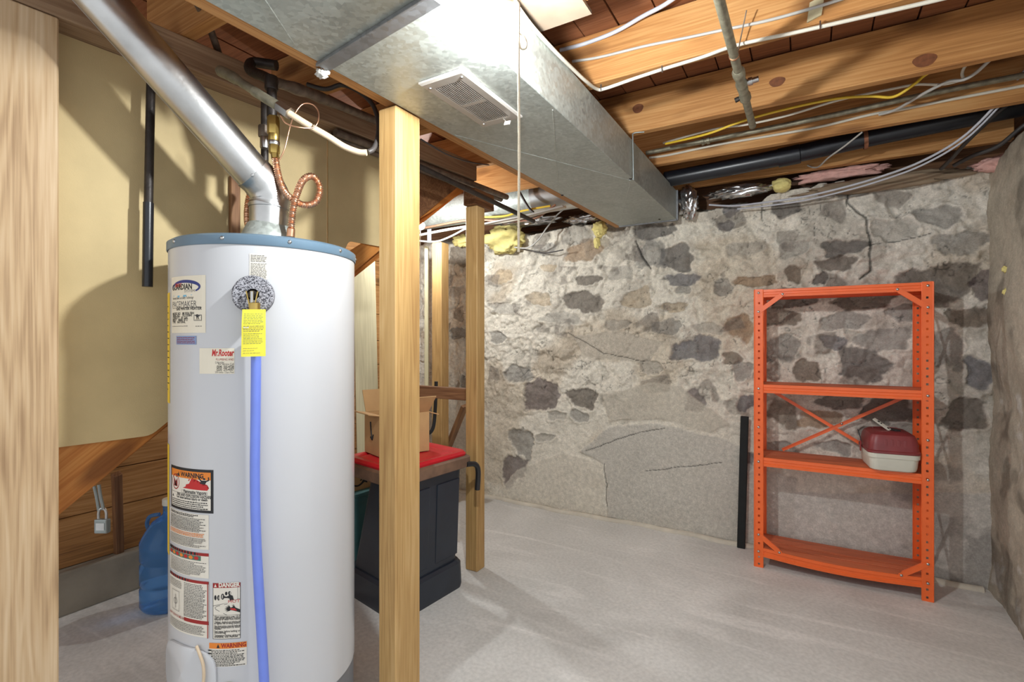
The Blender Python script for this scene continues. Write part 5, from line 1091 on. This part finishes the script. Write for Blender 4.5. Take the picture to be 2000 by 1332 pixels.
for k in range(4):
    u = -.035+.026*k; b = MB(); b.hexa([tb(u-.007, -.124, .106), tb(u+.007, -.124, .106), tb(u+.007, -.1, .106), tb(u-.007, -.1, .106), tb(u-.0055, -.118, .158), tb(u+.0055, -.118, .158), tb(u+.0055, -.1, .158), tb(u-.0055, -.1, .158)], M['maroon']); b.obj('lid_rib', LID, bevel=.002)
b = MB(); b.tube([tb(-.06, .03, .191), tb(-.05, .055, .191), tb(.0, .062, .192), tb(.05, .055, .191)], .004, M['maroon'], 8, 4); b.obj('raised_bead', LID, smooth=60)
hp = tb(.0, -.035, .193); hd = (D(1728, 833, hp.dot(FV)+.02)-hp).normalized(); hs = Vector((.9, .45, 0)); hs = (hs-hd*hs.dot(hd)).normalized(); hn = hd.cross(hs)
b = MB(); Lh = .088
b.obox(hp+hd*Lh/2, hd*Lh/2, hs*.0075, hn*.004, M['offwhite'])
for t0, t1 in ((.06, .20), (.50, .60), (.64, .78)): b.obox(hp+hd*Lh*(t0+t1)/2, hd*Lh*(t1-t0)/2, hs*.0052, hn*.0046, M['ink'])
b.obj('carry_handle', LID, bevel=.0008); b = MB(); b.obox(hp+Vector((.018, .006, .002)), (.012, .004, 0), (-.012, .022, 0), (0, 0, .006), M['blackp']); b.obj('handle_recess', LID, bevel=.002)
b = MB(); p = tb(-.113, .02, .13); b.obox(p+Vector((-.006, 0, .02)), (.0035, 0, -.004), (0, .012, 0), (-.008, 0, .03), M['blackp']); b.obox(p+Vector((-.002, 0, -.03)), (.003, 0, 0), (0, .010, 0), (0, 0, .03), M['inkdred']); b.obj('latch', bt, bevel=.001)

# ================================================================== LOOSE THINGS
a, c = atZ(1452, 1062, 0.0), None
a = Vector((wxz(1450, 1040)[0], 3.36, .0)); c = Vector((wxz(1456, 830)[0], 3.385, .80))
o = board('dark_stripe', a, c, .045, .022, M['stripe'], up=(0, 1, 0)); tag(o, 'black stick leaning on the stone wall left of the orange shelving', 'stripe')  # narrow near-black slab tilted against the wall
pd = 1.72; lk = thing('padlock', 'steel padlock hanging from two straps below the stair stringer', 'padlock', D(200, 1042, pd))
b = MB(); c = D(200, 1027, pd); b.obox(c, RV*.022, FV*.009, ZV*.024, M['green_metal']); b.obj('lock_body', lk, bevel=.004)
b = MB(); b.tube([c+RV*-.013+ZV*.02, c+RV*-.013+ZV*.045, c+RV*-.006+ZV*.058, c+RV*.006+ZV*.058, c+RV*.013+ZV*.045, c+RV*.013+ZV*.02], .0042, M['hardware'], 10, 5); b.obj('shackle', lk, smooth=60)
b = MB(); b.obox(c-FV*.0095, RV*.014, FV*.001, ZV*.012, M['steel']); b.obj('face_plate', lk)
hasp = thing('hasp', 'pair of metal hasp straps holding the padlock under the stringer', 'hasp', D(197, 985, pd))
b = MB(); b.tube([c+RV*-.012+ZV*.052, c+RV*-.020+ZV*.10, c+RV*-.028+ZV*.135], .0052, M['green_metal'], 8, 3); b.obj('strap', hasp, smooth=60)
b = MB(); b.tube([c+RV*.004+ZV*.055, c+RV*-.006+ZV*.10, c+RV*-.012+ZV*.14], .0052, M['green_metal'], 8, 3); b.obj('strap', hasp, smooth=60)
o = board('thin_prop', atZ(234, 1140, .0), atX(228, 925, -2.72)+Vector((0, 0, .0)), .035, .03, M['darkwood'], up=(1, 0, 0)); tag(o, 'thin dark prop standing under the stairs beside the blue jug', 'prop')
JC = D(332, 1170, 2.42); JC.z = 0; R_ = .120
jug = thing('water_jug', 'blue translucent water jug on the floor behind the heater', 'jug', JC)
b = MB(); b.lathe([(.10, .002), (R_-.01, .008), (R_, .025), (R_, .10), (R_-.008, .11), (R_-.008, .118), (R_, .128), (R_, .21), (R_-.008, .22), (R_-.008, .228), (R_, .238), (R_, .32), (R_-.02, .36), (.07, .405), (.035, .43), (.028, .44), (.028, .485)], M['jug'], JC, ZV, 48); b.obj('bottle_body', jug, smooth=40)
b = MB(); b.lathe([(.031, .478), (.032, .482), (.032, .505), (.030, .508)], M['offwhite'], JC, ZV, 28); b.obj('cap', jug, smooth=40)
b = MB(); q_ = -RV; b.tube([JC+q_*.05+ZV*.43, JC+q_*.095+ZV*.42, JC+q_*.11+ZV*.385, JC+q_*.10+ZV*.35], .009, M['jug'], 10, 5); b.obj('handle', jug, smooth=60)
# ================================================================== CAMERA, LIGHT, VIEW
cam = bpy.data.cameras.new('camera'); cam.sensor_width = 36; cam.lens = FPX/2000*36; cam.clip_start = .02; cam.clip_end = 60
co = bpy.data.objects.new('camera', cam); COL.objects.link(co); co.location = C0; co.rotation_euler = (pi/2, 0, YAW); SC.camera = co
w = bpy.data.worlds.new('world'); SC.world = w; w.use_nodes = True
bg = w.node_tree.nodes['Background']; bg.inputs['Color'].default_value = (.96, .99, 1.03, 1); bg.inputs['Strength'].default_value = WORLD
SC.view_settings.view_transform = 'Standard'; SC.view_settings.look = 'None'; SC.view_settings.gamma = 1; SC.view_settings.exposure = EXPO
try: SC.view_settings.use_curve_mapping = False
except Exception: pass
SC.cycles.use_denoising = True; SC.cycles.max_bounces = 8; SC.cycles.diffuse_bounces = 5; SC.cycles.sample_clamp_indirect = 8
